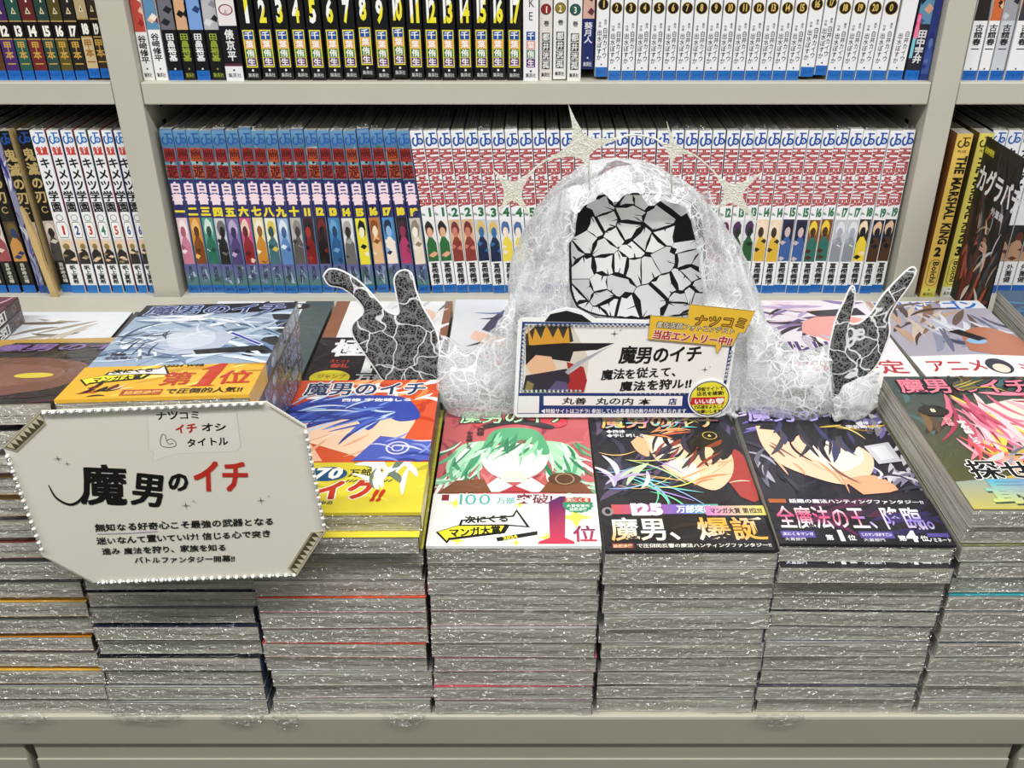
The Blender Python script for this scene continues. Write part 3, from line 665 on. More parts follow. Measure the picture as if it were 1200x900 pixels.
shelf_book(low_x(63) - 1.2, 9.4, zb, sp_blade(80, 1, ['C8B8A4', '3A3030', 'E0CDB8', '8A7A6A']), 'black comic with gold lettering and grey picture beside the wooden strip', 'black comics on the middle shelf', -2.0, -2, 'C8AE7C', False, base='15130F')
shelf_book(low_x(80), 13.0, zb, sp_blade(82, 1, ['B8B0A8', '4A4644', 'D8CCC0', '2A2624']), 'black comic with gold lettering next to the white school series', 'black comics on the middle shelf', -2.0, 2, '1A1816', False, base='15130F')
t = empty('wooden_strip', (low_x(72) - 2, 938, LOW + .2), (0, R(-6), 0))
m = MB(); m.prism([(-3.4, 0), (3.6, 0), (2.6, 40), (4.0, 62), (1.4, 92), (-1.4, 100), (-3.4, 60)], 0, 5, 'C9AD78', M=UPRIGHT); m.build('strip', M_PRINT, t)
tag(t, 'narrow pale wooden strip leaning in front of the black comics', 'wooden strip')
kx = [86.5, 104.5, 119.5, 134.3, 149, 163.6, 177, 189]
for i, (n, nc, sc) in enumerate(((1, 'C8343A', 'A82A30'), (2, '2A3C8C', '2E2C86'), (3, 'C8343A', 'A82A30'), (4, '2A7A5A', '1E7050'), (5, 'C84A34', 'B83C2C'), (6, '2A3C9C', '3A3C8C'), (6, '2A3C9C', 'C8C8CC'))):
    shelf_book((low_x(kx[i]) + low_x(kx[i + 1])) / 2 - 1.3 - .8, low_x(kx[i + 1]) - low_x(kx[i]) - 2.2, zb, sp_school(n, nc), ['white comic with black lettering and red number 1', 'white comic with black lettering and blue number 2', 'white comic with black lettering and red number 3', 'white comic with black lettering and green number 4', 'white comic with black lettering and orange-red number 5', 'white comic with black lettering and blue number 6, farther from the post', 'white comic with black lettering and blue number 6, against the post'][i], 'white school-series comics', -1.0, 0, sc, i % 2 == 0, base='ECEEF0')
# middle row, right bay
shelf_book(422, 15.5, zb, sp_king(2, 'DDBB5A', 'D9D25A'), 'ochre and yellow comic with black capitals and number 2', 'yellow comics on the middle shelf', 1.0, -14, '7A4A26', False, base='DDBB5A')
shelf_book(444, 14.5, zb, sp_king(3, 'D8CC62', 'E4E4DC'), 'yellow comic with black capitals and number 3', 'yellow comics on the middle shelf', 1.0, -12, '6A5A34', False, base='D8CC62')
for i in range(6):
    def sp_k(a, w, h, i=i):
        a.rect(0, 0, w, h, 'E6E8EC'); logo(a, w * .06, 160, w * .88, 12.5, '2456A8'); a.vtext('カグラバチ', w / 2, 157, 12, '17171A', .05, .9); a.blobs(0, 36, w, 40, ['2A2422', 'B08A70', '17171A', '5A2A24', 'D8D0C8'], 90 + i, 8)
        a.vtext('外薗健', w / 2, 33, 7, '17171A', .03, 1.1); a.rect(0, 0, w, 9, '1E5CB0')
    shelf_book(463 + i * 15.2, 14.4, zb, sp_k, f'white comic with black lettering, {ORD[i] if i else "first"} of those behind the black card', 'white comics behind the black card', .8, 0, '2A2A34', i % 2 == 0, base='E6E8EC')

# ================================================================== FLAT STACKS ON THE COUNTER
BW, BD = 113.0, 176.0
def flat_mesh(name, t, top, edge, seed, spine, art=None, bow=0.16, back='DDDAD2', warp=True):
    r = random.Random(seed); ph = r.uniform(0, 6); k = r.uniform(.018, .035); nx = 14; hw, hd = BW / 2, BD / 2
    am = bow if warp else 0.0
    am0 = am; f = lambda x: am0 * math.sin(ph + k * x) - am0
    X = [-hw + BW * i / nx for i in range(nx + 1)]
    j = MB(); th = 0.55
    def slab(z0, z1, ct, cb, ce):
        for i in range(nx):
            a, c = X[i], X[i + 1]; fa, fc = f(a), f(c)
            j.face([(a, -hd, z1 + fa), (c, -hd, z1 + fc), (c, hd, z1 + fc), (a, hd, z1 + fa)], ct)
            j.face([(c, -hd, z0 + fc), (a, -hd, z0 + fa), (a, hd, z0 + fa), (c, hd, z0 + fc)], cb)
            j.face([(a, -hd, z0 + fa), (c, -hd, z0 + fc), (c, -hd, z1 + fc), (a, -hd, z1 + fa)], ce)
            j.face([(c, hd, z0 + fc), (a, hd, z0 + fa), (a, hd, z1 + fa), (c, hd, z1 + fc)], ce)
        for x, s in ((-hw, 1), (hw, -1)):
            q = [(x, hd, z0 + f(x)), (x, -hd, z0 + f(x)), (x, -hd, z1 + f(x)), (x, hd, z1 + f(x))]
            j.face(q if s > 0 else q[::-1], ce)
    slab(t - th, t, top, 'EDEAE2', edge); am *= 2; slab(am, th + am, 'EDEAE2', back, edge)
    fx = f(hw)
    for x, s in ((hw, 1), (hw - th, -1)):
        q = [(x, -hd, am + fx), (x, hd, am + fx), (x, hd, t + fx), (x, -hd, t + fx)]; j.face(q if s > 0 else q[::-1], spine)
    j.face([(hw - th, -hd, am + fx), (hw, -hd, am + fx), (hw, -hd, t + fx), (hw - th, -hd, t + fx)], spine)
    p = MB(); x1 = hw - th - .05
    Xp = [-hw + .2 + (x1 + hw - .2) * i / nx for i in range(nx + 1)]; zl, zh = th + am + .02, t - th - .02
    for i in range(nx):
        a, c = Xp[i], Xp[i + 1]
        p.face([(a, -hd + .25, zl + f(a)), (c, -hd + .25, zl + f(c)), (c, -hd + .25, zh + f(c)), (a, -hd + .25, zh + f(a))], 'B0ACA0')
        p.face([(c, hd - .25, zl + f(c)), (a, hd - .25, zl + f(a)), (a, hd - .25, zh + f(a)), (c, hd - .25, zh + f(c))], 'B0ACA0')
    a = Xp[0]; p.face([(a, hd - .25, zl + f(a)), (a, -hd + .25, zl + f(a)), (a, -hd + .25, zh + f(a)), (a, hd - .25, zh + f(a))], 'B0ACA0')
    return j, p
_cache = {}
def flat_book(key, loc, rot, label, group, t=13.0, top='888888', edge='C9C6BC', spine='333333', art=None, obi=None, seed=1, sart=None):
    """loc: middle of the book's underside"""
    e = empty('comic_book', loc, rot); tag(e, label, 'comic book', group)
    if key is not None and key in _cache:
        for src in _cache[key]:
            c = src.copy(); C.objects.link(c); c.parent = e
        return e
    j, p = flat_mesh('x', t, top, edge, seed, spine, warp=art is None)
    if art: art(Art(j, sheet(-BW / 2, -BD / 2, t), BW, BD))
    if sart: sart(Art(j, Matrix(((0, 0, 1, BW / 2), (0, 1, 0, -BD / 2), (-1, 0, 0, t - .4), (0, 0, 0, 1))), t - .8, BD), t - .8, BD)
    jo = j.build('dust_jacket', M_COVER if art else M_JACKET, e); po = p.build('page_block', M_PAGE, e)
    fm = MB(); fr_ = random.Random(seed * 7 + 1); nx, nz = 58, 6; hw, hd = BW / 2, BD / 2; vs = []
    for k in range(nz + 1):
        for i in range(nx + 1):
            x = -hw + BW * i / nx; zz = .5 + (t - 1.0) * k / nz; wr = .25 + 1.9 * max(0, noise.noise(Vector((x * .06, seed * 3.1, k * .25)))) + .5 * (abs(x) > 46)
            vs.append(Vector((x + fr_.uniform(-.6, .6), -hd - .45 - fr_.uniform(0, 1.5) * wr, min(t - .3, max(.15, zz + fr_.uniform(-.6, .6))))))
    fm.mesh(vs, [(k * (nx + 1) + i, k * (nx + 1) + i + 1, (k + 1) * (nx + 1) + i + 1, (k + 1) * (nx + 1) + i) for k in range(nz) for i in range(nx)], 'FFFFFF')
    parts = [jo, po, fm.build('film_wrap', M_FILM, e)]
    if obi:
        hgt, bg, fn = obi; ob = MB(); ob.box(-BW / 2 - .1, BW / 2 + .1, -BD / 2 - .1, -BD / 2 + hgt, t + 1.0, t + 1.15, bg)
        ob.box(-BW / 2 - .1, BW / 2 + .1, -BD / 2 - .3, -BD / 2 - .1, t - 1.2, t + 1.15, bg); ob.box(BW / 2 + .05, BW / 2 + .25, -BD / 2 - .1, -BD / 2 + hgt, 0.6, t + 1.15, bg)
        fn(Art(ob, sheet(-BW / 2, -BD / 2, t + 1.15), BW, hgt)); ob.build('paper_band', M_COVER, e)
    if key is not None: _cache[key] = parts
    return e

# ---- cover prints: generic drifting colour shapes in the covers' colours, with the covers' own lettering
TITLE = '魔男のイチ'
def title(a, y, size, co, ci, bo=.075, bi=.015, x=9, wdt=95, skew=.0):
    a.outlined(TITLE, x, y, size, co, ci, bo, bi, width=wdt, skew=skew)
def star(a, x, y, r, col, k=.18):
    a.poly([(x + (r if i % 2 == 0 else r * k) * math.cos(R(90 + i * 45)), y + (r if i % 2 == 0 else r * k) * math.sin(R(90 + i * 45))) for i in range(8)], col)
def award(a, x, y, s, c1='F0E43A', c2='F6F6F2'):                        # two-tone double arrow with the prize's lettering
    P = lambda *q: [(x + u * s, y + v * s * 1.3) for u, v in q]
    a.poly(P((0, 9), (9, -1), (10.5, 2), (49, 8), (52, 14.5), (67, 13), (57, 30), (54, 24), (17, 20), (16, 15.5)), '15150F')
    a.poly(P((1.8, 9.2), (8.6, 1.4), (9.6, 4), (46, 9.6), (48.5, 14.6), (15, 14.4)), c1)
    a.poly(P((17.8, 15.6), (49.5, 16), (64, 14.4), (57, 27.2), (55.2, 22.6), (18.6, 18.8)), c2)
    a.text('マンガ大賞', x + 10 * s, y + 5.4 * s, 10.5 * s, '15150F', .05, width=37 * s, rot=6); a.text('次にくる', x + 20 * s, y + 21.4 * s, 9.2 * s, '15150F', .05, width=32 * s, rot=3)
def cv_orange(a):
    a.rect(0, 0, BW, BD, 'D4552E'); a.strands(1, 22, (0, 60, BW, 170), 20, 30, 5, ['C23E1E', 'E8763C', 'B83A22', 'E06A34'], .8)
    a.strands(2, 26, (10, 138, 104, 172), 12, 26, 6, ['F4EDE6', 'F6B27A', 'F8F4F0', 'E88A4A'], .9)
    a.poly(smooth([(0, 112), (8, 92), (26, 84), (58, 68), (72, 60), (88, 74), (96, 100), (96, 120), (60, 132), (20, 128)], 4), 'F3CDAE')
    a.poly(smooth([(2, 60), (20, 90), (40, 60)], 4), 'EEBE9C'); a.strands(3, 7, (4, 62, 60, 96), 35, 34, 3, ['E3A786', 'F7DCC4'], .3)
    a.poly(smooth([(0, 104), (10, 140), (40, 150), (80, 150), (94, 140), (102, 118), (88, 112), (76, 118), (66, 100), (52, 118), (34, 112), (14, 110)], 4), '3448A4')
    a.strands(4, 34, (6, 112, 84, 146), 200, 40, 5, ['2A3A8E', '4C66C0', '22307A', '6E8CD4', '3A50B0', 'BFD2F0'], .5); a.strands(5, 8, (0, 124, 26, 146), 30, 34, 4, ['CFE0F4', '9ABCE4'], .4)
    a.poly([(60, 60), (76, 92), (113, 84), (113, 60)], '4C5CB4'); a.strands(6, 10, (64, 58, 108, 86), 10, 22, 3, ['8A96D8', 'C8CCEC', '2E3C90'], .8); a.ring(90, 76, 7, 8.4, 'D8D4EC'); a.ring(90, 76, 3.4, 4.4, 'D8D4EC')
    title(a, 150, 22, 'F2F0EE', '22345E', .085, .03); a.text('西修 宇佐崎しろ', 40, 141, 5, 'F2F2F6', .04, width=54)
def ob_orange(a):
    a.rect(0, 0, BW, 60, 'D9C93A'); a.strands(11, 22, (0, 0, BW, 56), 30, 24, 4, ['C4B82E', 'E8DC5A', 'B4AA2C', 'EEE47A'], .6)
    a.text('の累計', 10, 39, 10, '1C2A28', .03, width=24); a.ell(46, 43, 14, 8.5, '1E4E7C'); a.outlined('70', 37, 36, 17, 'F0EFEA', 'F0EFEA', .05, .05, width=19, skew=.15); a.text('万部突破', 61, 39, 10, '1C2A28', .03, width=30)
    for k in range(12): a.stroke([(60 + k * 2.6, 33), (62.4 + k * 2.6, 36)], .9, '2A3A34', sm=False)
    a.outlined('ブレイク', 4, 11, 23, 'F2EFE2', 'B8361E', .1, .06, width=78, rot=2); a.text('!!', 78, 10, 17, 'B8361E', .05, skew=.2, width=8)
    a.strands(12, 16, (80, 16, 108, 50), 110, 30, 6, ['F0F0EE', 'F6F6F4', 'D8DADC', '6A7A6A'], .9); a.text('大重版で話題沸騰中の', 12, 8, 4.4, '22345E', .02); a.text('王道ファンタジー', 12, 3, 4.4, '22345E', .02)
def cv_green(a):
    a.rect(0, 0, BW, BD, 'BF5C60'); a.strands(21, 34, (0, 60, BW, 172), 70, 26, 5, ['A84A52', 'D07A78', '8E3E48', 'C86A6A'], .8)
    for sx in (-1, 1):
        c = 56 + sx * 34
        a.poly(smooth([(56 + sx * 18, 128), (56 + sx * 40, 122), (56 + sx * 50, 96), (56 + sx * 46, 78), (56 + sx * 34, 82), (56 + sx * 26, 96)], 4), 'A9D8B4')
        a.strands(22 + sx, 24, (c - 14, 84, c + 14, 128), 270 + sx * 22, 32, 4, ['5FAE80', 'D6EEDC', '3F9468', '8CCBA2', 'EAF6EC', '2E7C56'], .7)
        a.strands(25 + sx, 7, (c + sx * 4, 64, c + sx * 18, 76), 0 if sx > 0 else 180, 34, 4, ['9CCFA8', 'CFEAD4', '6FB48A'], .6)
    a.poly(smooth([(34, 118), (32, 98), (40, 82), (56, 74), (72, 82), (80, 98), (79, 118), (56, 124)], 4), 'F7E9DF'); a.poly([(45, 72), (66, 72), (63, 86), (49, 86)], 'F0D9CC')
    a.poly(smooth([(30, 112), (38, 140), (56, 146), (74, 140), (82, 112), (76, 108), (70, 122), (60, 128), (52, 116), (44, 124), (38, 108)], 4), '56A878')
    a.strands(28, 26, (36, 116, 78, 142), 255, 24, 4, ['3E8E62', '7CC49A', 'C2E8CE', '2F7A52', '98D4AE'], .4)
    a.poly(smooth([(26, 146), (34, 152), (56, 160), (80, 152), (88, 146), (96, 152), (90, 164), (58, 172), (24, 164), (20, 154)], 4), 'C8424A'); a.poly(smooth([(32, 144), (56, 152), (82, 144), (84, 150), (56, 159), (30, 150)], 4), '2A2A30')
    a.poly([(30, 60), (44, 78), (56, 66), (68, 78), (84, 60)], 'E4E6EA'); a.poly([(46, 60), (56, 68), (68, 60)], 'B03038')
    a.poly([(2, 58), (14, 74), (34, 76), (40, 60)], '7A4A2E'); a.poly([(74, 60), (82, 76), (104, 72), (112, 58)], '7A4A2E'); a.ell(92, 76, 12, 8, '5A3A2A'); a.ring(92, 76, 6, 7, 'A8946A')
    title(a, 152, 21, '26302A', 'B9DFB4', .085, .02, 12, 86); a.vtext('西修', 29, 146, 6, '20141A', .03); a.vtext('宇佐崎しろ', 21, 140, 5, '20141A', .03)
def ob_green(a):
    a.rect(0, 0, BW, 60, 'F1F2F0')
    for x, y, r in ((16, 46, 6), (98, 30, 12), (20, 5, 5), (104, 50, 4), (60, 44, 4), (78, 8, 6), (58, 3, 4)): star(a, x, y, r, 'E9E65A', .35)
    a.rect(6, 49, 5, 7, '8A2A34'); a.outlined('100', 14, 42, 18, 'F2F2F0', '4CA9A0', .05, .0, width=28); a.text('万部', 44, 45, 8, '4CA9A0', .03, sx=.8); a.text('突破!', 57, 45, 12, '7A2A44', .02, width=26, skew=.05)
    award(a, 5, 3, .93); a.poly([(46, 4), (72, 11), (72, 15), (45, 8)], '15150F'); a.text('2024', 50, 5.4, 4.4, 'F0E43A', .05, rot=12)
    g = lambda u, v: mix('D03A50', '4A2060', min(1, max(0, v / 52)))
    a.poly([(76, 44), (88, 54), (92, 54), (90, 8), (96, 4), (96, 1.5), (72, 1.5), (73, 4), (80, 8), (80, 46)], g)
    a.text('位', 95, 3, 18, lambda u, v: mix('C83A4A', '5A2A64', v / 24), .02, sx=.9)
    a.poly([(100 + 11 * (1 if i % 2 else .9) * math.cos(i * .1964), 44 + 9.5 * (1 if i % 2 else .9) * math.sin(i * .1964)) for i in range(32)], '2E8A64'); a.rect(91, 47, 18, 5, 'B8402E'); a.text('次にくる', 92, 47.4, 4.2, 'F0E8D8', .03, width=16); a.text('大賞受賞作', 92, 41, 3.6, 'E8F0E8', .02, width=16); a.text('話題沸騰', 94, 37, 3.4, 'E8F0E8', .02, width=12)
def cv_holo(a):
    a.rect(0, 0, BW, BD, '1C1A22'); a.strands(31, 46, (0, 56, BW, 174), 60, 34, 7, ['2A2838', '3A3648', '15131A', '4A465C', '24303A', '5A4A6A'], .9)
    a.poly(smooth([(100, 60), (112, 56), (113, 110), (104, 120), (92, 90)], 3), 'A83A34')
    a.poly(smooth([(40, 142), (44, 116), (52, 94), (70, 76), (84, 68), (98, 84), (104, 108), (100, 128), (84, 140), (60, 148)], 4), 'F4C9A4')
    a.poly(smooth([(44, 136), (48, 112), (58, 92), (72, 80), (76, 96), (66, 118), (60, 140)], 4), 'FBE6D2'); a.poly(smooth([(30, 132), (34, 118), (42, 112), (42, 134), (36, 140)], 3), 'E9B488')
    a.strands(32, 9, (54, 74, 96, 100), 40, 26, 3, ['E8A878', 'F8DCC0', 'D88A5C'], .4)
    a.poly(smooth([(38, 144), (50, 162), (80, 166), (104, 152), (108, 124), (96, 106), (88, 128), (78, 112), (70, 132), (56, 138)], 3), '17151C'); a.strands(33, 30, (56, 116, 104, 150), 235, 26, 5, ['17151C', '2A2632', '0E0D12', '3A3444', '8A3A2C'], .5)
    a.strands(34, 10, (40, 138, 66, 150), 20, 22, 3, ['E88A4A', 'C85A34', 'F0B078'], .5)
    a.strands(35, 24, (0, 66, 46, 120), 335, 42, 1.6, ['6FD0D4', 'E8E07A', 'B090E0', '7AE0A8', 'F0C070', '90B8F0'], .9); a.strands(36, 8, (6, 60, 34, 84), 60, 26, 5, ['D8D4E0', 'B8A8D0', 'C8E0B0'], .9)
    ir = lambda u, v: mix(mix('E8D85A', 'E87AA0', (math.sin(u * .45) + 1) / 2), mix('58C8D0', 'E89A3A', (math.sin(u * .3 + v * .4 + 1) + 1) / 2), (math.sin(v * .7 + u * .1) + 1) / 2)
    a.text(TITLE, 9, 151, 22, '15131A', .08, width=95); a.text(TITLE, 9, 151, 22, ir, .025, width=95); a.strands(37, 10, (30, 150, 80, 172), 30, 16, 1.2, ['7AE0D0', 'F0E07A', 'E0A0E0'], .9)
    a.text('◆西修', 12, 144, 5, 'EDEDF0', .02); a.text('◆宇佐崎しろ', 12, 138, 5, 'EDEDF0', .02); a.ring(92, 140, 5, 5.8, 'C8A85A'); a.text('6', 90.6, 137.6, 5, 'E8D07A', .03)
def ob_holo(a):
    a.rect(0, 0, BW, 60, '17141A'); a.strands(41, 14, (0, 0, BW, 50), 20, 30, 5, ['221E22', '2A2420', '100E10'], .8)
    a.grad(8, 39, 50, 12, 'C8504A', '6A62C0', True); a.grad(58, 39, 24, 12, '5A74C8', '58B890', True)
    a.outlined('125', 12, 36.5, 17, 'F4ECF4', 'F6F2F4', .07, .05, width=38); a.text('万部突破!!!', 52, 40, 9, 'F4F4F6', .04, width=30, skew=.1)
    a.grad(72, 37, 41, 11, 'C87AC0', 'E8DC6A', True); a.text('マンガ大賞 第1位!!!', 75, 39, 6.6, '22202A', .05, width=36); a.ell(5, 42, 4, 5, '8A8488'); a.ell(5, 42, 2, 3, '17141A')
    g = lambda u, v: mix('F8F4EC', 'E8A83A', min(1, max(0, .5 + .5 * math.sin(u * .055 + v * .09 + .8))))
    a.text('魔男、', 5, 9.5, 26, g, .018, width=58); a.text('爆誕', 63, 9.5, 26, g, .018, width=46)
    a.rect(5, 2.4, 14, 5, '8A3A2C'); a.text('話題沸騰', 5.6, 2.8, 3.6, 'E8C8A0', .02, width=12.6); a.text('で圧倒的反響の魔法ハンティングファンタジー!!', 21, 2.6, 4.4, 'E8E4DA', .02, width=88)
def cv_purple(a):
    a.rect(0, 0, BW, BD, '221E2C'); a.strands(51, 40, (0, 130, BW, 176), 20, 30, 7, ['6A5AA8', 'A898D4', '2A2438', '8A7AC4', 'D4CCEA', '1A1622', '4A3C80'], .9)
    a.strands(52, 30, (78, 56, 113, 150), 70, 26, 7, ['8A8694', 'C4C0CC', '4A4658', '6E64A0', 'DAD8E0', '2A2636'], .9); a.strands(53, 12, (0, 56, 26, 110), 100, 30, 6, ['3A3646', 'A8A4B4', '17141C', '6A6678'], .8)
    a.poly(smooth([(12, 146), (12, 118), (20, 94), (38, 78), (60, 68), (80, 78), (90, 100), (88, 124), (70, 132), (40, 150)], 4), 'F3CBAA'); a.poly(smooth([(44, 126), (46, 100), (60, 84), (80, 96), (84, 116), (66, 128)], 4), 'FAE6D4')
    a.poly(smooth([(60, 74), (84, 80), (96, 62), (70, 56)], 3), 'E0A680'); a.strands(54, 10, (16, 80, 60, 124), 300, 28, 3, ['D89A74', 'EBB896', '8A5A4A'], .4)
    a.poly(smooth([(14, 142), (26, 160), (60, 164), (90, 152), (98, 124), (92, 106), (84, 118), (76, 108), (64, 128), (56, 114), (44, 134), (34, 122), (26, 140)], 3), '17151B'); a.strands(55, 34, (26, 124, 94, 158), 260, 28, 5, ['17151B', '2C2834', '0E0D12', '3A3A66', '46424E'], .5)
    a.strands(56, 6, (60, 144, 92, 150), 350, 26, 3, ['D4B44A', 'E8D07A', '8A6A2A'], .5); a.poly([(88, 118), (108, 124), (110, 98), (92, 94)], 'C8C8D2'); a.poly([(92, 116), (104, 120), (106, 102), (95, 99)], 'DDDDE6'); a.strands(57, 12, (84, 60, 112, 84), 40, 18, 4, ['DAD6E4', '3A3446', '8A84A0'], 1.2)
    title(a, 152, 21, '2A2440', 'B4A4E0', .085, .02, 8, 97); a.text('宇佐崎しろ', 82, 143, 5.4, 'E8E8EE', .03); a.text('西修', 92, 149, 4.6, 'E8E8EE', .03)
def ob_purple(a):
    a.rect(0, 0, BW, 60, '1A1620'); a.strands(61, 12, (0, 20, 60, 54), 20, 40, 8, ['4A1E3A', '2A1A34', '5A2448'], .6); a.strands(62, 10, (60, 0, 113, 54), 20, 40, 8, ['2A2450', '241C3C', '342A5C'], .6)
    a.text('話題の魔法ハンティングファンタジー!!', 16, 44, 4.8, 'EDEBEF', .03, width=92); a.rect(2, 44, 12, 4.6, 'A85A2A')
    g = lambda u, v: mix('F6F0F4', 'D0487A' if u < 60 else '8A74D0', min(1, max(0, .5 + .5 * math.sin(v * .25 + u * .02))))
    a.text('全魔法の王、', 4, 15, 26, g, .014, width=72); a.text('降臨。', 74, 15, 26, g, .014, width=41)
    for x, n in ((37, '1'), (84, '4')): a.text('第', x - 6, 3.4, 6, 'F2F0F4', .02, width=5.4); a.text(n, x, 1.6, 15, 'F6F4F8', .05, width=7.4); a.text('位', x + 8.4, 3.4, 6, 'F2F0F4', .02, width=5.4)
    for x, s in ((3, '次にくるマンガ'), (54, 'このマンガがすごい')): a.rect(x, 6, 22, 7, '5A4A9A'); a.text(s, x + 1, 8, 3.6, 'EDEBF4', .02, width=20); a.text('大賞部門', x + 1, 2.6, 3.4, 'D8D6E0', .01, width=14)
    a.rect(98, 8, 14, 4, '5A4A9A'); a.text('ノミネート', 97, 2.4, 5, 'F2F0F4', .03, width=15)
def cv_pink(a):
    a.grad(0, 0, BW, BD, '5A5630', '3A4A4C'); a.strands(71, 30, (0, 60, BW, 174), 60, 30, 7, ['3A2E2A', '5A4434', '241E20', '4A6A6C', '7A5A3A', '2A3A3E'], .9); a.rect(0, 0, 1, 1, '3A2E2A')
    a.poly(smooth([(52, 128), (58, 96), (80, 74), (113, 68), (113, 132), (86, 140)], 4), 'F8E2D2')
    for sd in (72, 73): a.strands(sd, 26, (34, 92, 74, 150), 285, 52, 7, ['E88AA0', 'F4B4C0', 'C85A74', 'F8D0D4', 'D8708A', 'E8D05A', 'A83E58'], .6)
    a.strands(74, 14, (64, 126, 113, 150), 340, 34, 7, ['E88AA0', 'C8465C', 'F4B4C0', 'A8384E'], .5); a.strands(75, 12, (20, 58, 50, 90), 300, 34, 6, ['E87A94', 'D85A60', 'F4A8B4', 'E89A6A'], .8)
    a.poly([(0, 0), (BW, 0), (BW, 34), (60, 40), (0, 30)], lambda u, v: mix('B8B05A', '8A9AA0', min(1, v / 40)))
    a.strands(76, 16, (24, 30, 100, 66), 20, 30, 6, ['C8CACC', '9A9CA2', 'E4E4E6', '6A6E74', 'C8A850'], .8)
    title(a, 148, 24, '1A1420', 'EE7F96', .085, .02, 6, 104); a.ell(58, 160, 9, 8, '5A5648'); a.strands(77, 8, (46, 150, 70, 168), 40, 20, 2.4, ['C8B84A', '8A7A3A', '3A342A'], 1)
    a.ell(20, 122, 11, 8, '24221E'); a.text('8', 17.6, 119, 7, 'E8E0C0', .04); a.vtext('宇佐崎しろ', 34, 108, 6.4, 'F4F2F0', .05); a.vtext('西修', 25, 112, 6, 'F0A0A8', .05)
    a.outlined('探せ、', 14, 32, 24, 'F4F4F2', '17151A', .06, .03, width=66); ml = lambda u, v: mix(mix('58B0C8', 'D8D84A', min(1, max(0, (30 - v) / 28))), '9A5AB0', min(1, max(0, (u - 20) / 70)))
    a.text('最強', 16, 4, 29, '3A4A3E', .05, width=76); a.text('最強', 15, 5, 29, ml, .03, width=76); a.text('の魔法を', 82, 44, 9, 'F0A8B4', .04, width=30)
def cv_silver(a):
    a.grad(0, 0, BW, BD, '8FA3BC', '9FB0C4'); a.poly([(0, 150), (BW, 156), (BW, BD), (0, BD)], '1A1C26'); a.poly([(92, 60), (BW, 70), (BW, BD), (90, BD), (108, 120)], '22242C')
    for sd, an in ((81, 20), (82, 200), (83, 340)): a.strands(sd, 30, (0, 60, 98, 150), an, 44, 6, ['B4C4D8', 'DCE6F0', '6A82A4', '93A9C4', 'EEF3F8', '4A607E', 'C4D2E4'], .9)
    a.poly(smooth([(26, 118), (24, 94), (44, 72), (74, 76), (80, 104), (62, 124)], 4), 'B4BED0'); a.poly(smooth([(36, 112), (40, 90), (56, 80), (70, 92), (66, 112)], 4), 'C6CEDC'); a.strands(88, 16, (26, 78, 70, 116), 160, 26, 3, ['9AAAC0', 'D4DCE8', '7A8CA8'], .8)
    a.poly([(60, 78), (104, 84), (108, 74), (64, 70)], '17181E'); a.stroke([(76, 112), (92, 96), (104, 84)], 4, 'EDEFF4', sm=False); a.stroke([(78, 110), (92, 96), (103, 85)], 2.6, '2E3FA8', sm=False)
    a.strands(84, 10, (14, 84, 40, 118), 250, 20, 2, ['3A4A64', '22304A'], .8)
    a.text(TITLE, 5, 150, 23, 'B4C4E4', .07, width=102, skew=.02); a.text(TITLE, 5, 150, 23, '26356E', .03, width=102, skew=.02); a.text('宇佐崎しろ', 6, 64, 5, '22283A', .03); a.text('西修', 8, 70, 5, '22283A', .03)
def ob_silver(a):
    a.rect(0, 0, BW, 60, 'DFAE38'); a.strands(91, 26, (0, 0, BW, 56), 20, 30, 5, ['C8922A', 'EAC85A', 'B8842A', 'F0D878', 'E8BA44'], .7)
    award(a, 4, 20, .80); a.strands(92, 12, (8, 2, 34, 16), 20, 10, 4, ['1E1818', '6A2A2A', '2A2020', 'B8442E', 'E8C89A'], .9); a.text('2024 WEB', 51, 46, 5, '1E1A14', .04, skew=.1)
    a.text('第', 54, 16, 22, 'B43A22', .03, sx=.9); a.poly([(75, 40), (86, 51), (90, 51), (86, 16), (90, 14), (74, 14), (78, 17), (80, 41)], 'BE3A22'); a.text('位', 89, 16, 22, 'BE3A22', .03, sx=.95)
    a.rect(36, 3, 24, 8, 'A84A26'); a.text('話題沸騰', 38, 4, 5.4, 'E8B86A', .02); a.text('で圧倒的人気!!', 62, 3.4, 8, '2A1C10', .03, width=46)
def cv_dark(a):
    a.rect(0, 0, BW, BD, 'C9A24A'); a.strands(101, 30, (0, 0, BW, 176), 20, 20, 3, ['B88A34', 'DDBB66', '8A6426'], .8); a.poly([(10, 0), (BW, 0), (BW, 156), (18, 164), (8, 120)], '2A2826')
    a.strands(102, 20, (20, 90, 110, 150), 220, 40, 8, ['2A2826', '3A3632', '1C1A1A', '464038'], .5); a.poly(smooth([(16, 60), (24, 104), (52, 116), (96, 96), (108, 60), (96, 30), (50, 18), (18, 34)], 4), '7A5246'); a.poly(smooth([(28, 70), (44, 96), (84, 84), (92, 56), (60, 36)], 4), '8A6052')
    a.ell(74, 66, 13, 6.5, 'E8D24A', 20, -4); a.ell(24, 72, 8, 7, 'E8D24A', 20, -8); a.strands(103, 16, (0, 20, 20, 110), 60, 24, 4, ['E8C85A', '3A2E4A', 'B8863A', 'EDE6D0'], .9); a.strands(104, 10, (30, 0, 108, 20), 10, 30, 6, ['4A2E3A', '2A2026', '6A3A44'], .5)
    a.outlined(TITLE, 12, 134, 24, '15121A', '8A6CB4', .08, .02, width=112)
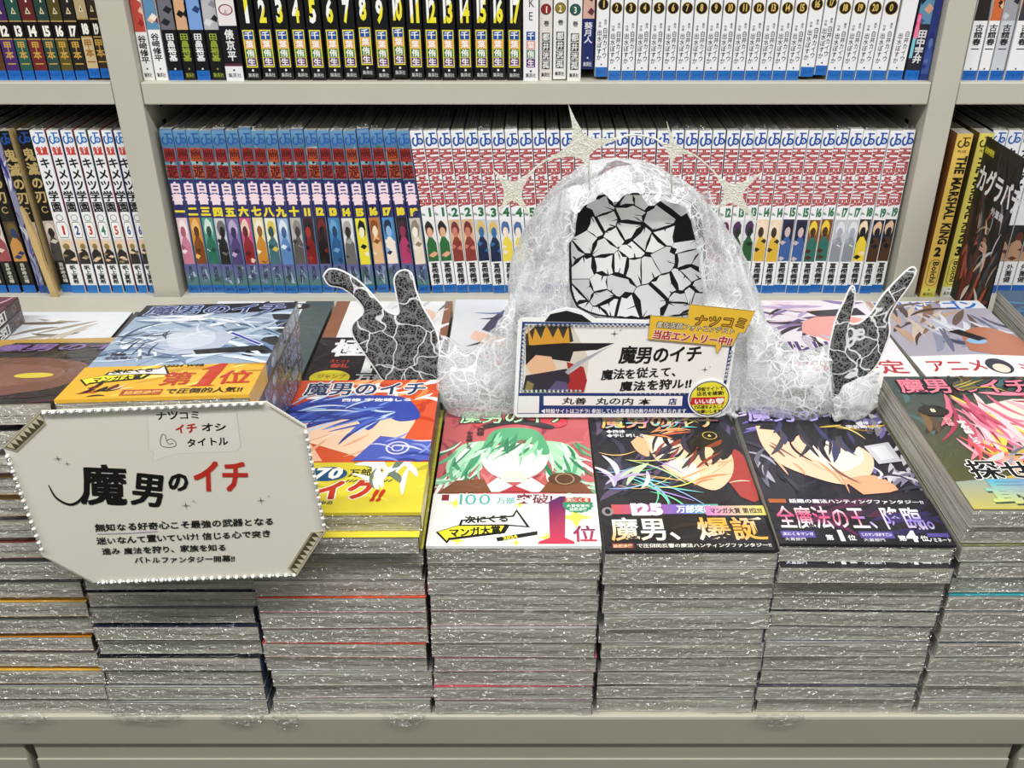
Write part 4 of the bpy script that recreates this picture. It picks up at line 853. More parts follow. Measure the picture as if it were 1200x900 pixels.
def cv_kyoku(a):
    a.rect(0, 0, BW, BD, 'E6E8EA'); a.rect(0, 0, 13, BD, '8A5A3E'); a.rect(106, 0, 8, BD, '8A5A3E'); a.rect(0, 0, BW, 96, '1C1A1A'); a.poly(smooth([(22, 80), (46, 108), (80, 118), (106, 96), (106, 78)], 4), '17151A'); a.strands(111, 14, (40, 100, 104, 160), 60, 30, 5, ['DADCE0', 'C4C8CE', '6A6A70', 'F2F2F4'], .7); a.poly(smooth([(60, 128), (76, 160), (98, 150), (96, 126)], 3), 'E2C2B4')
    a.text('極楽街', 14, 58, 34, 'ECEDEF', .045, width=96); a.text('大ヒット', 16, 46, 8, 'B04A30', .04, width=18); a.text('御礼', 18, 37, 8, 'B04A30', .04); a.text('14', 38, 26, 38, 'F2F2F2', .07, width=40)
    a.text('万部突破!!', 42, 12, 15, 'F2F2F2', .05, width=66); a.ell(21, 20, 17, 13, 'E9D92C'); a.text('ジャンプ', 10, 18, 8, '8A4A1A', .03, width=24); a.text('絶賛連載中', 9, 9, 6, 'B8442E', .03, width=26); a.text('新章開幕', 42, 6, 7, 'C8C8C8', .02, width=50)
def cv_five(a):
    a.rect(0, 0, BW, BD, 'DFE3E8'); a.strands(121, 24, (30, 90, 90, 170), 70, 30, 6, ['F2F4F6', 'B8C0CA', '3A3A42', 'D0D6DE'], .8); a.rect(86, 0, 27, BD, '4A5A5C'); a.rect(0, 0, 84, 70, '22242A'); a.outlined('ラ', 56, 74, 34, 'F0F0F0', 'F0F0F0', .06, .06); a.ell(82, 164, 10, 7, '17171A'); a.text('5', 79, 160, 10, 'F0F0F0', .05); a.rect(40, 20, 44, 12, 'DADADA')
def cv_girl(a):
    a.rect(0, 0, BW, BD, 'DDE1E8'); a.grad(0, 60, BW, 116, 'E9ECF0', 'D4DCE8'); a.poly(smooth([(28, 108), (40, 140), (62, 164), (100, 164), (113, 140), (113, 96), (90, 88), (50, 92)], 4), '2E3458'); a.strands(131, 26, (40, 96, 112, 160), 240, 40, 5, ['22284A', '3E4A7C', '5A6CA4', '1A1E38', 'E8ECF4'], .6); a.poly(smooth([(60, 134), (64, 112), (84, 102), (104, 112), (108, 138), (84, 146)], 4), 'F6DACA')
    a.poly(smooth([(18, 92), (26, 84), (52, 70), (70, 74), (68, 84), (40, 96), (22, 106)], 4), 'F2C9B4'); a.outlined('ツリー', 30, 30, 40, 'F4F4F4', 'C82A34', .05, .05, width=80)
def cv_violet(a):
    a.rect(0, 0, BW, BD, 'E9E4EE'); a.strands(141, 34, (0, 110, BW, 172), 190, 46, 8, ['B8A4CC', 'DCCCE4', '8A74A8', 'E8D4E0', '5A4A74', '22222C'], .7); a.poly(smooth([(36, 104), (44, 128), (72, 142), (104, 130), (108, 104), (84, 86), (52, 88)], 4), 'E8A49C'); a.poly(smooth([(70, 96), (84, 112), (98, 110), (88, 94)], 3), 'C8686A'); a.poly([(50, 150), (102, 158), (106, 142), (60, 138)], '2A2A36')
    a.strands(142, 16, (10, 70, 60, 104), 300, 30, 7, ['17171C', 'F2F2F4', '2A2A32', 'C8C0D4'], .8); a.rect(0, 0, BW, 62, 'F2F0EE'); a.outlined('ルリドラ', 12, 62, 26, 'F4F4F6', '4A2A7C', .06, .04, width=92); a.text('アニメ化', 8, 24, 26, 'B82A40', .02, width=48); a.text('決定', 60, 24, 26, 'B82A40', .02, width=48); a.text('TVアニメ放送', 14, 12, 8, 'C86A7C', .01); a.strands(143, 10, (0, 0, 113, 10), 10, 24, 6, ['2A2420', '5A4A3C', 'F0EEEA'], .6)
def cv_anime(a):
    a.rect(0, 0, BW, BD, 'A8A4B4'); a.rect(0, 158, BW, 18, 'D8DCE4'); a.text('ルリドラゴン', 4, 156, 20, '2A6CC0', .05, width=104); a.strands(151, 30, (0, 76, 70, 150), 60, 46, 9, ['8A6A58', '6A5A54', 'B89A86', '9A98AC', '4A3A3A', 'C8B8AC'], .6); a.strands(152, 30, (34, 90, 104, 150), 280, 42, 8, ['8A90A8', 'B4B8CC', '6A6E88', 'D4D8E4', '4A4A62'], .7)
    a.poly(smooth([(58, 70), (66, 104), (92, 116), (113, 92), (113, 62), (84, 58)], 4), 'B4745A'); a.ell(72, 88, 9, 6, '8AB8DC'); a.poly([(54, 108), (66, 112), (84, 92), (74, 88)], '22202A'); a.poly([(0, 0), (BW, 0), (BW, 56), (60, 62), (0, 60)], 'EFEEEE')
    a.text('アニメ', 8, 30, 24, 'B82A40', .02, width=52); a.ell(70, 40, 11, 14, '23233A'); a.ell(70, 36, 7, 8, 'F2DCCC'); a.text('決定', 86, 22, 22, 'B82A40', .02, width=34); a.poly([(10, 4), (46, 4), (42, 18), (28, 22), (14, 18)], '2A72C0'); a.text('150', 15, 8, 13, 'E8E43A', .06, width=26); a.text('万部突破!', 48, 6, 8, 'D89A4A', .04, width=32); a.strands(153, 8, (80, 0, 113, 14), 10, 20, 5, ['2A2420', '4A3A34', '6A5A4A'], .5)
def cv_pale(a):
    a.rect(0, 0, BW, BD, 'DFE4EC'); a.strands(161, 26, (20, 60, 100, 160), 200, 50, 8, ['8A8478', '6E685E', 'A49A8C', 'C4BCB0', 'E8ECF0'], .6); a.poly(smooth([(0, 20), (40, 60), (96, 92), (104, 84), (80, 44), (40, 10)], 4), '2A2834'); a.strands(162, 12, (0, 20, 80, 60), 30, 40, 7, ['7A6A74', '3A3644', 'C8CCD8'], .4); a.text('くらげ', 70, 30, 24, '2A2834', .0, width=40)
def cv_white2(a):
    a.rect(0, 0, BW, BD, 'CFD3DC'); a.poly([(0, 90), (40, 176), (0, 176)], '3A3A44'); a.strands(171, 22, (0, 60, 110, 150), 60, 36, 9, ['7A7488', 'A8A4B4', '5A5868', 'E8E8F0', 'D4CCD8'], .6); a.poly(smooth([(60, 100), (80, 120), (104, 108), (90, 88)], 3), 'DCC4CC'); a.text('デラックス', 4, 24, 26, '2A2A30', .0, width=104)
def cv_blue(a):
    a.rect(0, 0, BW, BD, '1E4468'); a.strands(181, 20, (0, 60, BW, 170), 200, 60, 7, ['2A5A84', '16324E', '3E749C'], .5); a.strands(182, 6, (10, 100, 60, 150), 345, 60, 6, ['E8D44A', 'F0E8D0', 'D8B82A'], .5); a.ell(60, 120, 12, 8, 'E8E0C8'); a.text('夜桜', 10, 20, 40, 'E8E0C8', .03)
def cv_maroon(a):
    a.rect(0, 0, BW, BD, '6E4450'); a.rect(8, 8, 97, 120, '7C5462'); a.strands(191, 20, (0, 20, BW, 170), 40, 40, 7, ['5A3440', '8A626E', '3A2A30', 'C8A8B0'], .6); a.text('呪', 20, 120, 40, '2A1A20', .04)
def cv_red(a): a.rect(0, 0, BW, BD, 'A81E26'); a.strands(195, 14, (0, 0, BW, 170), 30, 40, 7, ['7A1018', 'C83A3C', '2A1418'], .6)

# ---- the seven front stacks
def sp_flat(bg, ttl, cols):
    def f(a, w, h):
        a.rect(0, 0, w, h, bg); logo(a, w * .06, 162, w * .88, 12, cols[0]); a.vtext(ttl, w / 2, 158, 12, cols[0], .03, .9); a.blobs(0, 40, w, 44, [bg] + cols[1:], 5, 8); a.vtext('宇佐崎しろ', w / 2, 34, 4.8, cols[0], .02); a.rect(0, 0, w, 9, cols[1])
    return f
def stack(cx, n, pitch, top, edges, cover, obi, words, colr, top_x=0, top_yaw=0, tilt=0.0, tp=1.5, spine='3A3A44', front=489.0, xs_=None, peek=None, edge0='A39F93', topcol='888888', sart=None):
    bk_ = .3 if not tilt else .8; r = random.Random(int(cx * 3 + 5000)); grp = f'wrapped comics in the {words} stack'
    for i in range(n):
        f_ = i / (n - 1); tl = tilt * f_ ** tp
        last = i == n - 1
        x = cx + top_x * f_ ** 2 + (0 if last else r.uniform(-1.5, 1.5)); y = front + BD / 2 + (0 if last else r.uniform(-1.2, 1.6)); yaw = top_yaw * f_ ** 2 + (0 if last else r.uniform(-.5, .5))
        if peek and i == peek[0]: y -= peek[1]
        z = TABLE + i * pitch + math.sin(R(-tl)) * BD / 2 + .05
        yc = y - BD / 2 * (1 - math.cos(R(tl)))
        k = n - i
        lab = f'wrapped comic with {cover[1]}, on top of the {words} stack' if last else f'wrapped comic, {ORD[k - 1]} from the top of the {words} stack'
        rot = (R(tl), 0, R(yaw))
        if last:
            flat_book(None, (x, yc, z), rot, lab, grp, pitch - bk_, colr, edge0, spine, cover[0], obi, seed=i, sart=sart)
        elif peek and i == peek[0]:
            flat_book(None, (x, yc, z), rot, lab, grp, pitch - bk_, colr, edge0, spine, cover[0], None, seed=i) if obi is None else peek_book((x, yc, z), rot, lab, grp, pitch, colr, edge0, spine, obi)
        else:
            ce = i in edges; v = (i * 7) % 4
            flat_book((words, v, edges.get(i)), (x, yc, z), rot, lab, grp, pitch - bk_, topcol if not ce else edges[i], edges[i] if ce else (edge0 if v else '8E8A7E'), spine, None, None, seed=int(cx) + v, sart=sart)
def peek_book(loc, rot, lab, grp, pitch, colr, edge0, spine, obi):       # a copy pushed forward: its paper band shows along the front
    e = flat_book(None, loc, rot, lab, grp, pitch - .3, colr, edge0, spine, None, None, seed=3)
    hgt, bg, fn = obi; ob = MB(); t = pitch - .3
    ob.box(-BW / 2, BW / 2, -BD / 2 - .3, -BD / 2 + 12, t - .02, t + .12, bg); fn(Art(ob, sheet(-BW / 2, -BD / 2 - .3, t + .12), BW, 11, .008)); ob.build('paper_band', M_COVER, e)

stack(-356, 16, 13.55, None, {2: 'C9962E', 4: 'B4761E', 6: 'D0A03A', 9: '8A2A24', 11: 'C9962E', 12: 'C08A2A', 14: '3A3A3C'}, (cv_dark, 'yellow-edged dark cover'), None, 'gold-edged', 'C9A24A', top_x=9, top_yaw=3, tilt=-13, tp=1.4, spine='3A2A1A')
stack(-243, 18, 13.6, None, {2: '1A1C28', 3: '17171E', 5: '202438', 7: '14161E', 8: '24283E'}, (cv_silver, 'silver-blue cover and gold band'), (50, 'DFAE38', ob_silver), 'silver-blue', '8FA3BC', top_x=15, top_yaw=3.4, tilt=-5.6, tp=1.4, spine='1C1E28', sart=sp_flat('1C1E28', TITLE, ['8AA0CC', '34406E', '5A6E94', 'A8B8D0']))
stack(-126, 13, 13.7, None, {1: 'A8503A', 4: 'C8452A', 5: 'CC4A2A', 7: 'CC4A2A', 10: 'B8B03A'}, (cv_orange, 'orange cover and yellow band'), (57, 'D9C93A', ob_orange), 'orange-covered', 'D4552E', top_x=0, spine='2A2226', peek=(11, 6), top_yaw=.6)
stack(-10, 11, 13.8, None, {1: 'B84A5C', 3: 'B85A68', 6: 'C46A74'}, (cv_green, 'salmon cover and green strands'), (57, 'F1F2F0', ob_green), 'green-and-salmon', 'BF5C60', spine='3A2420', sart=sp_flat('4A2A28', TITLE, ['D8A090', '7A3A34', '2A1C1A', '9A6A5A']))
stack(105, 11, 13.45, None, {1: '1A1A1E', 3: '1C1A20', 8: '2A2220'}, (cv_holo, 'dark cover and iridescent title'), (50, '17141A', ob_holo), 'iridescent-titled', '1C1A22', spine='2E2460', top_yaw=.5, sart=sp_flat('2E2460', TITLE, ['A89AD8', '4A3C90', '2A2048', '6A5AB0']))
stack(220, 11, 13.9, None, {5: '4A3C80', 6: '2A2636', 1: '3A3640'}, (cv_purple, 'purple cover and pink-white lettering'), (50, '1A1620', ob_purple), 'purple-titled', '221E2C', spine='2A2440', peek=(9, 6), top_yaw=-1)
stack(337, 13, 13.95, None, {4: '4A5A6E', 7: '2E8A94', 8: '24242C', 10: '6A6A44'}, (cv_pink, 'pink title over a pink-maned picture'), None, 'pink-titled', '6A6A2E', spine='2A2A20')
# ---- rear row on the riser
def rear(x, yf, n, cv, col, cover_words, words, yaw=0.0, t=12.6, spine='333333', sart=None):
    for i in range(n):
        last = i == n - 1
        flat_book(None if last else ('rear', words), (x, yf + BD / 2, RISER + .05 + i * 13.3), (0, 0, R(yaw)), (f'wrapped comic with {cover_words} in the rear row' if last else f'wrapped comic, {ORD[n - i - 1]} from the top under the {words}'), 'wrapped comics in the rear row', t, col, 'C2BFB4', spine, cv if last else None, seed=i, sart=sart)
rear(-448, 684, 1, cv_pale, 'DFE4EC', 'a pale cover and grey shape', 'pale cover')
rear(-332, 684, 1, cv_white2, 'CFD3DC', 'a grey-violet cover half hidden by the silver-blue stack', 'grey-violet cover')
rear(-247, 680, 2, cv_five, 'DFE3E8', 'a white cover and slate stripe', 'slate-striped cover')
rear(-131, 680, 2, cv_kyoku, 'E6E8EA', 'a brown-striped cover and white numeral 14', 'brown-striped cover')
rear(-15, 684, 2, cv_girl, 'DDE1E8', 'a white cover, navy shape and red lettering', 'navy-shaped cover')
rear(100, 684, 1, cv_white2, 'CFD3DC', 'a grey cover behind the lace figure', 'grey cover')
rear(270, 682, 2, cv_violet, 'E9E4EE', 'a violet cover and purple lettering', 'violet cover')
rear(386, 680, 2, cv_anime, 'A8A4B4', 'a grey-brown cover and blue capitals', 'blue-lettered cover', yaw=2)
rear(506, 650 + 24, 3, cv_blue, '1E4468', 'a deep blue cover and yellow stroke', 'deep blue cover', yaw=-2)
rear(-543, 660, 3, cv_maroon, '6E4450', 'a maroon cover', 'maroon cover', yaw=0, spine='2A1C20', sart=lambda a, w, h: (a.rect(0, 0, w, h, '3A2A2E'), a.ring(w / 2, 164, 2.4, 3.6, '8A5A5E'), a.rect(w * .08, 70, w * .84, 78, 'ECEAE8'), a.rect(w * .16, 72, w * .68, 74, '241A1C'), a.vtext('呪術高専', w / 2, 144, 15, 'ECEAE8', .05, .6), a.rect(0, 0, w, 60, '6E4450')))

# ================================================================== THE LACE FIGURE
gh = empty('lace_figure', (72, 690, -391))
tag(gh, 'white lace-draped figure with cracked black-and-white face, raised lace hands and four glitter stars', 'display figure')
bpy.context.view_layer.update()
def gpart(mb, name, mat, sm=True, parent=gh):
    o = mb.build(name, mat, gh, sm, world=True); o.matrix_parent_inverse = gh.matrix_basis.inverted()
    if parent is not gh:
        o.parent = parent; o.matrix_parent_inverse = Matrix.Identity(4)
        o.matrix_basis = parent.matrix_basis.inverted() @ o.matrix_basis if False else o.matrix_basis
        o.matrix_parent_inverse = gh.matrix_basis.inverted() if False else Matrix.Identity(4)
    return o
def grid(mb, rows, col='F6F8FB', closed=False):
    n = len(rows[0]); vs = [p for r_ in rows for p in r_]; fs = []
    for i in range(len(rows) - 1):
        for k in range(n if closed else n - 1):
            k2 = (k + 1) % n; fs.append((i * n + k, i * n + k2, (i + 1) * n + k2, (i + 1) * n + k))
    mb.mesh(vs, fs, col)
def ripple(p, amp, sc):
    v = noise.noise_vector(p * sc); return p + v * amp
# hood: plan curves from the left rim of the opening round the back to the right rim
SIL = [(190, 700, 746), (194, 686, 760), (203, 668, 780), (217, 649, 806), (236, 633, 829), (260, 619, 848), (290, 606, 866), (320, 598, 879), (350, 593, 888), (385, 590, 895), (425, 590, 900), (465, 592, 906), (503, 598, 908)]
OPN = [(190, 716, 732, 708), (194, 708, 742, 696), (203, 698, 764, 684), (217, 686, 788, 672), (236, 674, 808, 662), (260, 667, 820, 658), (290, 664, 826, 656), (320, 664, 829, 656), (350, 664, 831, 656), (385, 660, 834, 658), (425, 652, 840, 660), (465, 640, 850, 658), (503, 628, 862, 654)]
YB = 702; rows = []
for (py, xl, xr), (_, ol, orr, yf) in zip(SIL, OPN):
    z = at_y(720, py, YB).z
    pxx = lambda px, Y: ray(px, py).x / ray(px, py).y * Y
    L, Rr = pxx(xl, YB), pxx(xr, YB); o0 = pxx(ol, YB) * yf / YB * 1.0; o1 = pxx(orr, YB) * yf / YB
    wd = Rr - L; dep = min(58, wd * .42)
    ctrl = [(o0, yf), (o0 * .35 + L * .65, yf * .6 + 684 * .4 - 2), (L, YB - 4), (L + wd * .12, YB + dep * .6), (L + wd * .5, YB + dep), (Rr - wd * .12, YB + dep * .6), (Rr, YB - 4), (o1 * .35 + Rr * .65, yf * .6 + 684 * .4 - 2), (o1, yf)]
    rows.append([(p[0], p[1], z) for p in smooth(ctrl, 8)])
fine = []
cols_ = [smooth([r_[k] for r_ in rows], 4) for k in range(len(rows[0]))]
for i in range(len(cols_[0])):
    fine.append([])
    for k in range(len(cols_)):
        p = Vector(cols_[k][i]); f = min(1, i / 10)
        q = ripple(p, 5.0 * f, .03) ; q = q + noise.noise_vector(p * .11) * 1.8 * f
        q.z = max(q.z, -390.5 + .0); fine[-1].append(q)
fine.insert(0, [sum(fine[0], Vector()) / len(fine[0]) + Vector((0, 0, 1.0))] * len(fine[0]))
m = MB(); grid(m, fine); hood = gpart(m, 'hood', M_LACE_D)
m = MB()
for side in (0, -1):                                                    # thick ruffled rim round the opening
    m.tube([fine[i][side] + Vector((noise.noise(fine[i][side] * .3) * 2, -1, 0)) for i in range(4, len(fine))], [1.4 + 1.2 * abs(noise.noise(Vector((i * .7, side, 0)))) for i in range(4, len(fine))], 'F6F8FB', 6)
gpart(m, 'hood_rim', M_LACE_D)
# second drape hanging over the brow and loose folds on both cheeks
m = MB()
for base, seed, n_ in ((2, 1, 5),):
    pass
brow = []
for i in range(9):
    t = i / 8; r_ = []
    for k in range(25):
        u = k / 24; px = 668 + (800 - 668) * u; top = 196 + 32 * (2 * u - 1) ** 2; bot = 230 + 14 * abs(2 * u - 1) ** 1.6 + 5 * math.sin(u * 19) + 3 * math.sin(u * 37)
        p = at_y(px, top + (bot - top) * t, 655 + 20 * (1 - t) + 8 * abs(2 * u - 1)); r_.append(ripple(p, 2.6, .07))
    brow.append(r_)
grid(m, brow); gpart(m, 'brow_drape', M_LACE_D)
for sgn, nm in ((-1, 'cheek_fold'), (1, 'cheek_fold')):
    m = MB(); rws = []
    for i in range(26):
        t = i / 25; py = 225 + 275 * t; r_ = []
        for k in range(13):
            u = k / 12
            if sgn < 0: a_, b_ = (652 - 52 * min(1, t * 2.2), 668 - 2 * t); px = a_ + (b_ - a_) * u
            else: a_, b_ = (822 + 4 * min(1, t * 2), 834 + 74 * min(1, t * 1.5)); px = a_ + (b_ - a_) * u
            Y = 668 - 8 * math.sin(u * 3.14) + 4 * math.sin(u * 15 + t * 9)
            p = ripple(at_y(px, py, Y), 3.0, .06); p.z = max(p.z, -390.3); r_.append(p)
        rws.append(r_)
    grid(m, rws); gpart(m, nm, M_LACE)
# face board: arched card printed with cracked white shards on black
FB = UPRIGHT.copy(); fc = at_y(748, 300, 671); FB.translation = Vector((fc.x, 671, fc.z))
def fl(px, py): p = on_plane(px, py, FB); return (p.x, p.y)
outl = [fl(*q) for q in smooth([(676, 360), (668, 340), (667, 300), (667, 262), (674, 240), (706, 228), (748, 226), (790, 229), (816, 242), (824, 272), (828, 312), (830, 345), (822, 362), (800, 370), (750, 374), (700, 370), (676, 360)], 3)][:-1]
m = MB(); m.prism(outl, -2.0, 0.0, '121213', 'E8E8E8', M=FB)
a = Art(m, FB, 1e5, 1e5); a.poly = lambda pts, col, lift=True, a=a: (a.mb.face([FB @ Vector((p[0], p[1], a.z)) for p in pts], col))
rs = random.Random(11); seeds = []
x0, x1 = min(p[0] for p in outl), max(p[0] for p in outl); y0, y1 = min(p[1] for p in outl), max(p[1] for p in outl)
while len(seeds) < 56:
    c = (rs.uniform(x0, x1), rs.uniform(y0, y1))
    if all(math.hypot(c[0] - q[0], (c[1] - q[1]) * 1.15) > 7.6 for q in seeds) or rs.random() < .02: seeds.append(c)
def convex_in(poly, shape):
    for i in range(len(shape)):
        (ax, ay), (bx, by) = shape[i], shape[(i + 1) % len(shape)]; nx, ny = (by - ay), -(bx - ax)
        if sarea < 0: nx, ny = -nx, -ny
        poly = clip_half(poly, nx, ny, nx * ax + ny * ay)
        if len(poly) < 3: return []
    return poly
sarea = sum(outl[i][0] * outl[(i + 1) % len(outl)][1] - outl[(i + 1) % len(outl)][0] * outl[i][1] for i in range(len(outl)))
ctr = ((x0 + x1) / 2, (y0 + y1) / 2); shape = [(ctr[0] + (p[0] - ctr[0]) * .97, ctr[1] + (p[1] - ctr[1]) * .97) for p in outl]
a.z = .1
for i, c in enumerate(seeds):
    if (c[1] > y1 - 34 and c[0] > x1 - 22) or (c[1] > y1 - 26 and c[0] < x0 + 16) or (c[1] < y0 + 8 and abs(c[0] - ctr[0] - 14) < 9): continue        # black bays in the upper corners
    pl = [(c[0] - 40, c[1] - 40), (c[0] + 40, c[1] - 40), (c[0] + 40, c[1] + 40), (c[0] - 40, c[1] + 40)]
    for k, q in enumerate(seeds):
        if k == i: continue
        nx, ny = q[0] - c[0], q[1] - c[1]; d = math.hypot(nx, ny)
        if d > 50: continue
        gap = rs.choice((.1, .15, .2, .3, .5, .9, 2.0)) ; pl = clip_half(pl, nx / d, ny / d, (nx * (c[0] + q[0]) / 2 + ny * (c[1] + q[1]) / 2) / d - gap)
        if len(pl) < 3: break
    pl = convex_in(pl, shape) if len(pl) > 2 else []
    if len(pl) < 3: continue
    jag = []
    for k in range(len(pl)):
        p, q = pl[k], pl[(k + 1) % len(pl)]; jag.append(p)
        if math.hypot(q[0] - p[0], q[1] - p[1]) > 6 and rs.random() < .7:
            t = rs.uniform(.3, .7); mx_, my_ = p[0] + (q[0] - p[0]) * t, p[1] + (q[1] - p[1]) * t; s_ = rs.uniform(.02, .16); jag.append((mx_ + (c[0] - mx_) * s_ * 1.8, my_ + (c[1] - my_) * s_ * 1.8))
    a.z += .004; a.mb.face([FB @ Vector((p[0], p[1], a.z)) for p in jag], rs.choice(('E9EAEA', 'E2E3E3', 'EEEFEF', 'D9DADB')))
    for _ in range(2):
        if rs.random() < .75:
            e = rs.choice(jag); t = rs.uniform(.45, .85); f_ = rs.uniform(-.25, .25)
            mid = (e[0] + (c[0] - e[0]) * t * .5 + f_ * 3, e[1] + (c[1] - e[1]) * t * .5 + f_ * 3); end = (e[0] + (c[0] - e[0]) * t, e[1] + (c[1] - e[1]) * t)
            dx, dy = end[1] - e[1], -(end[0] - e[0]); dl = math.hypot(dx, dy) or 1; w_ = rs.uniform(.25, .7)
            a.z += .002; a.mb.face([FB @ Vector((p[0], p[1], a.z)) for p in ((e[0] - dx / dl * w_, e[1] - dy / dl * w_), (e[0] + dx / dl * w_, e[1] + dy / dl * w_), mid, end)], '17171A')
gpart(m, 'face_board', M_PRINT, False)
m = MB(); bot = at_y(748, 372, 674); m.box(bot.x - 7, bot.x + 7, 673.2, 675.5, -390.8, bot.z + 60, 'DADADA'); gpart(m, 'board_stand', M_CORD, False)
# lace sleeves between body and wrists
def sleeve(T, B, Y, half, seed):
    n = 22; T = smooth(T, 6); B = smooth(B, 6)
    def samp(P, t):
        f = t * (len(P) - 1); i = min(int(f), len(P) - 2); g = f - i; return (P[i][0] + (P[i + 1][0] - P[i][0]) * g, P[i][1] + (P[i + 1][1] - P[i][1]) * g)
    rws = []
    for i in range(n + 1):
        t = i / n; a_ = at_y(*samp(T, t), Y); b_ = at_y(*samp(B, t), Y); c_ = (a_ + b_) / 2; hh = (a_ - b_) / 2; r_ = []
        dp = half * (.35 + .65 * math.sin(3.1416 * min(1, .15 + t * .8)))
        for k in range(28):
            an = 6.2832 * k / 28; p = c_ + hh * math.sin(an) + Vector((0, -math.cos(an) * dp, 0))
            p = ripple(p, 3.4, .05) + noise.noise_vector(p * .14 + Vector((seed, 0, 0))) * 1.8; p.z = max(p.z, -390.4); r_.append(p)
        rws.append(r_)
    mb = MB(); grid(mb, rws, closed=True); return mb
gpart(sleeve([(514, 392), (530, 404), (548, 411), (566, 402), (584, 372), (600, 345)], [(513, 455), (519, 472), (537, 486), (561, 499), (586, 500), (606, 488)], 662, 20, 3), 'sleeve', M_LACE)
gpart(sleeve([(973, 404), (955, 410), (935, 414), (915, 398), (898, 372), (878, 352)], [(976, 492), (957, 498), (935, 505), (915, 512), (892, 512), (866, 500)], 664, 22, 8), 'sleeve', M_LACE)
gpart(sleeve([(975, 470), (988, 455), (1005, 441), (1028, 430)], [(978, 494), (996, 491), (1014, 488), (1031, 474)], 641, 5, 5), 'cuff', M_LACE_D)
# hands: shaped wire outlines covered with black net and white lace
def hand(pix, Y, th, lean):
    P = [at_y(px, py, Y) for px, py in smooth(pix + [pix[0]], 5)[:-1]]; n = len(P); c_ = sum(P, Vector()) / n
    for p in P: p.z = max(p.z, -389.8)
    zb_ = min(p.z for p in P)
    off = lambda p: Vector((0, lean * (p.z - zb_), 0))
    P = [p + off(p) for p in P]
    mb = MB(); 
    ins = []
    for i in range(n):                                                   # inward offset for a padded edge
        t = (P[(i + 1) % n] - P[i - 1]).normalized(); nn = Vector((t.z, 0, -t.x)); ins.append(nn)
    ar = sum(P[i].x * P[(i + 1) % n].z - P[(i + 1) % n].x * P[i].z for i in range(n)); sg = -1 if ar > 0 else 1
    mid = [p + ins[i] * sg * 3.0 for i, p in enumerate(P)]
    fr = [p + Vector((0, -th, 0)) for p in mid]; bk = [p + Vector((0, th, 0)) for p in mid]
    mb.mesh(fr, [tuple(range(n))], '888888'); mb.mesh(bk, [tuple(range(n))[::-1]], '888888')
    vs = P + fr + bk; fs = []
    for i in range(n):
        k = (i + 1) % n; fs += [(i, k, n + k, n + i), (k, i, 2 * n + i, 2 * n + k)]
    mb.mesh(vs, fs, '888888')
    rim = MB(); rim.tube(P, 0.8, 'F3F4F5', 6, closed=True)
    return mb, rim
LH = [(376, 330), (383, 322), (398, 324), (420, 337), (440, 357), (453, 370), (466, 372), (463, 352), (460, 335), (464, 326), (473, 323), (481, 328), (486, 346), (494, 364), (505, 382), (513, 400), (515, 430), (513, 468), (497, 466), (478, 452), (452, 449), (438, 433), (424, 414), (412, 396), (412, 384), (424, 371), (418, 358), (400, 344), (383, 340)]
RH = [(972, 494), (975, 462), (973, 420), (978, 396), (984, 377), (994, 358), (1002, 343), (1006, 345), (1005, 362), (998, 382), (1010, 384), (1026, 371), (1038, 354), (1058, 334), (1074, 321), (1080, 325), (1072, 340), (1055, 362), (1046, 378), (1046, 394), (1040, 410), (1030, 430), (1014, 446), (998, 466), (986, 488)]
for pix, yy in ((LH, 674), (RH, 650)):
    hb, rim = hand(pix, yy, 2.2, .10)
    h_ = gpart(hb, 'hand', M_GLOVE, False)
    e_ = rim.build('cord_edge', M_CORD, h_, True, world=True); e_.matrix_parent_inverse = Matrix.Identity(4)
    h_.matrix_parent_inverse = gh.matrix_basis.inverted()
# four glitter stars on a bent wire
def star4(c_, tips, Y, waist):
    cx, cy = c_; ang = sorted(tips, key=lambda t: math.atan2(t[1] - cy, t[0] - cx)); P = []
    for i, t in enumerate(ang):
        u = ang[(i + 1) % 4]; a0 = math.atan2(t[1] - cy, t[0] - cx); a1 = math.atan2(u[1] - cy, u[0] - cx)
        if a1 < a0: a1 += 6.2832
        am = (a0 + a1) / 2; wv = (cx + math.cos(am) * waist, cy + math.sin(am) * waist)
        q = lambda p0, p1, p2, s: tuple((1 - s) ** 2 * p0[d] + 2 * s * (1 - s) * p1[d] + s * s * p2[d] for d in (0, 1))
        near = (cx + (wv[0] - cx) * .62, cy + (wv[1] - cy) * .62)
        P += [t] + [q(t, (near[0] * .62 + t[0] * .38 * .5 + near[0] * .0 + cx * .19, near[1] * .62 + t[1] * .38 * .5 + cy * .19), wv, s) for s in (.3, .6, .85)] + [wv] + [q(wv, (near[0] * .62 + u[0] * .19 + cx * .19, near[1] * .62 + u[1] * .19 + cy * .19), u, s) for s in (.15, .4, .7)]
    W = Matrix(((1, 0, 0, 0), (0, 0, -1, Y), (0, 1, 0, 0), (0, 0, 0, 1)))
    pts = [at_y(px, py, Y) for px, py in P]; mb = MB(); mb.prism([(p.x, p.z) for p in pts], -.8, .8, 'DFE0D0', M=W); return mb
ST4 = [((682, 172), [(666, 122), (731, 161), (690, 200), (636, 189)], 14), ((601, 224), [(577, 198), (628, 197), (622, 254), (584, 250)], 11), ((789, 175), [(781, 141), (815, 181), (786, 199), (768, 163)], 8), ((859, 227), [(834, 199), (893, 202), (892, 266), (839, 247)], 11)]
SY = 668
for c_, tips, wst in ST4: gpart(star4(c_, tips, SY, wst), 'star', M_GLITTER, False)
m = MB(); W_ = [(577, 300), (585, 252), (601, 224), (626, 198), (648, 185), (682, 172), (712, 165), (742, 158), (768, 163), (789, 174), (812, 181), (834, 199), (858, 227), (872, 258), (876, 300)]
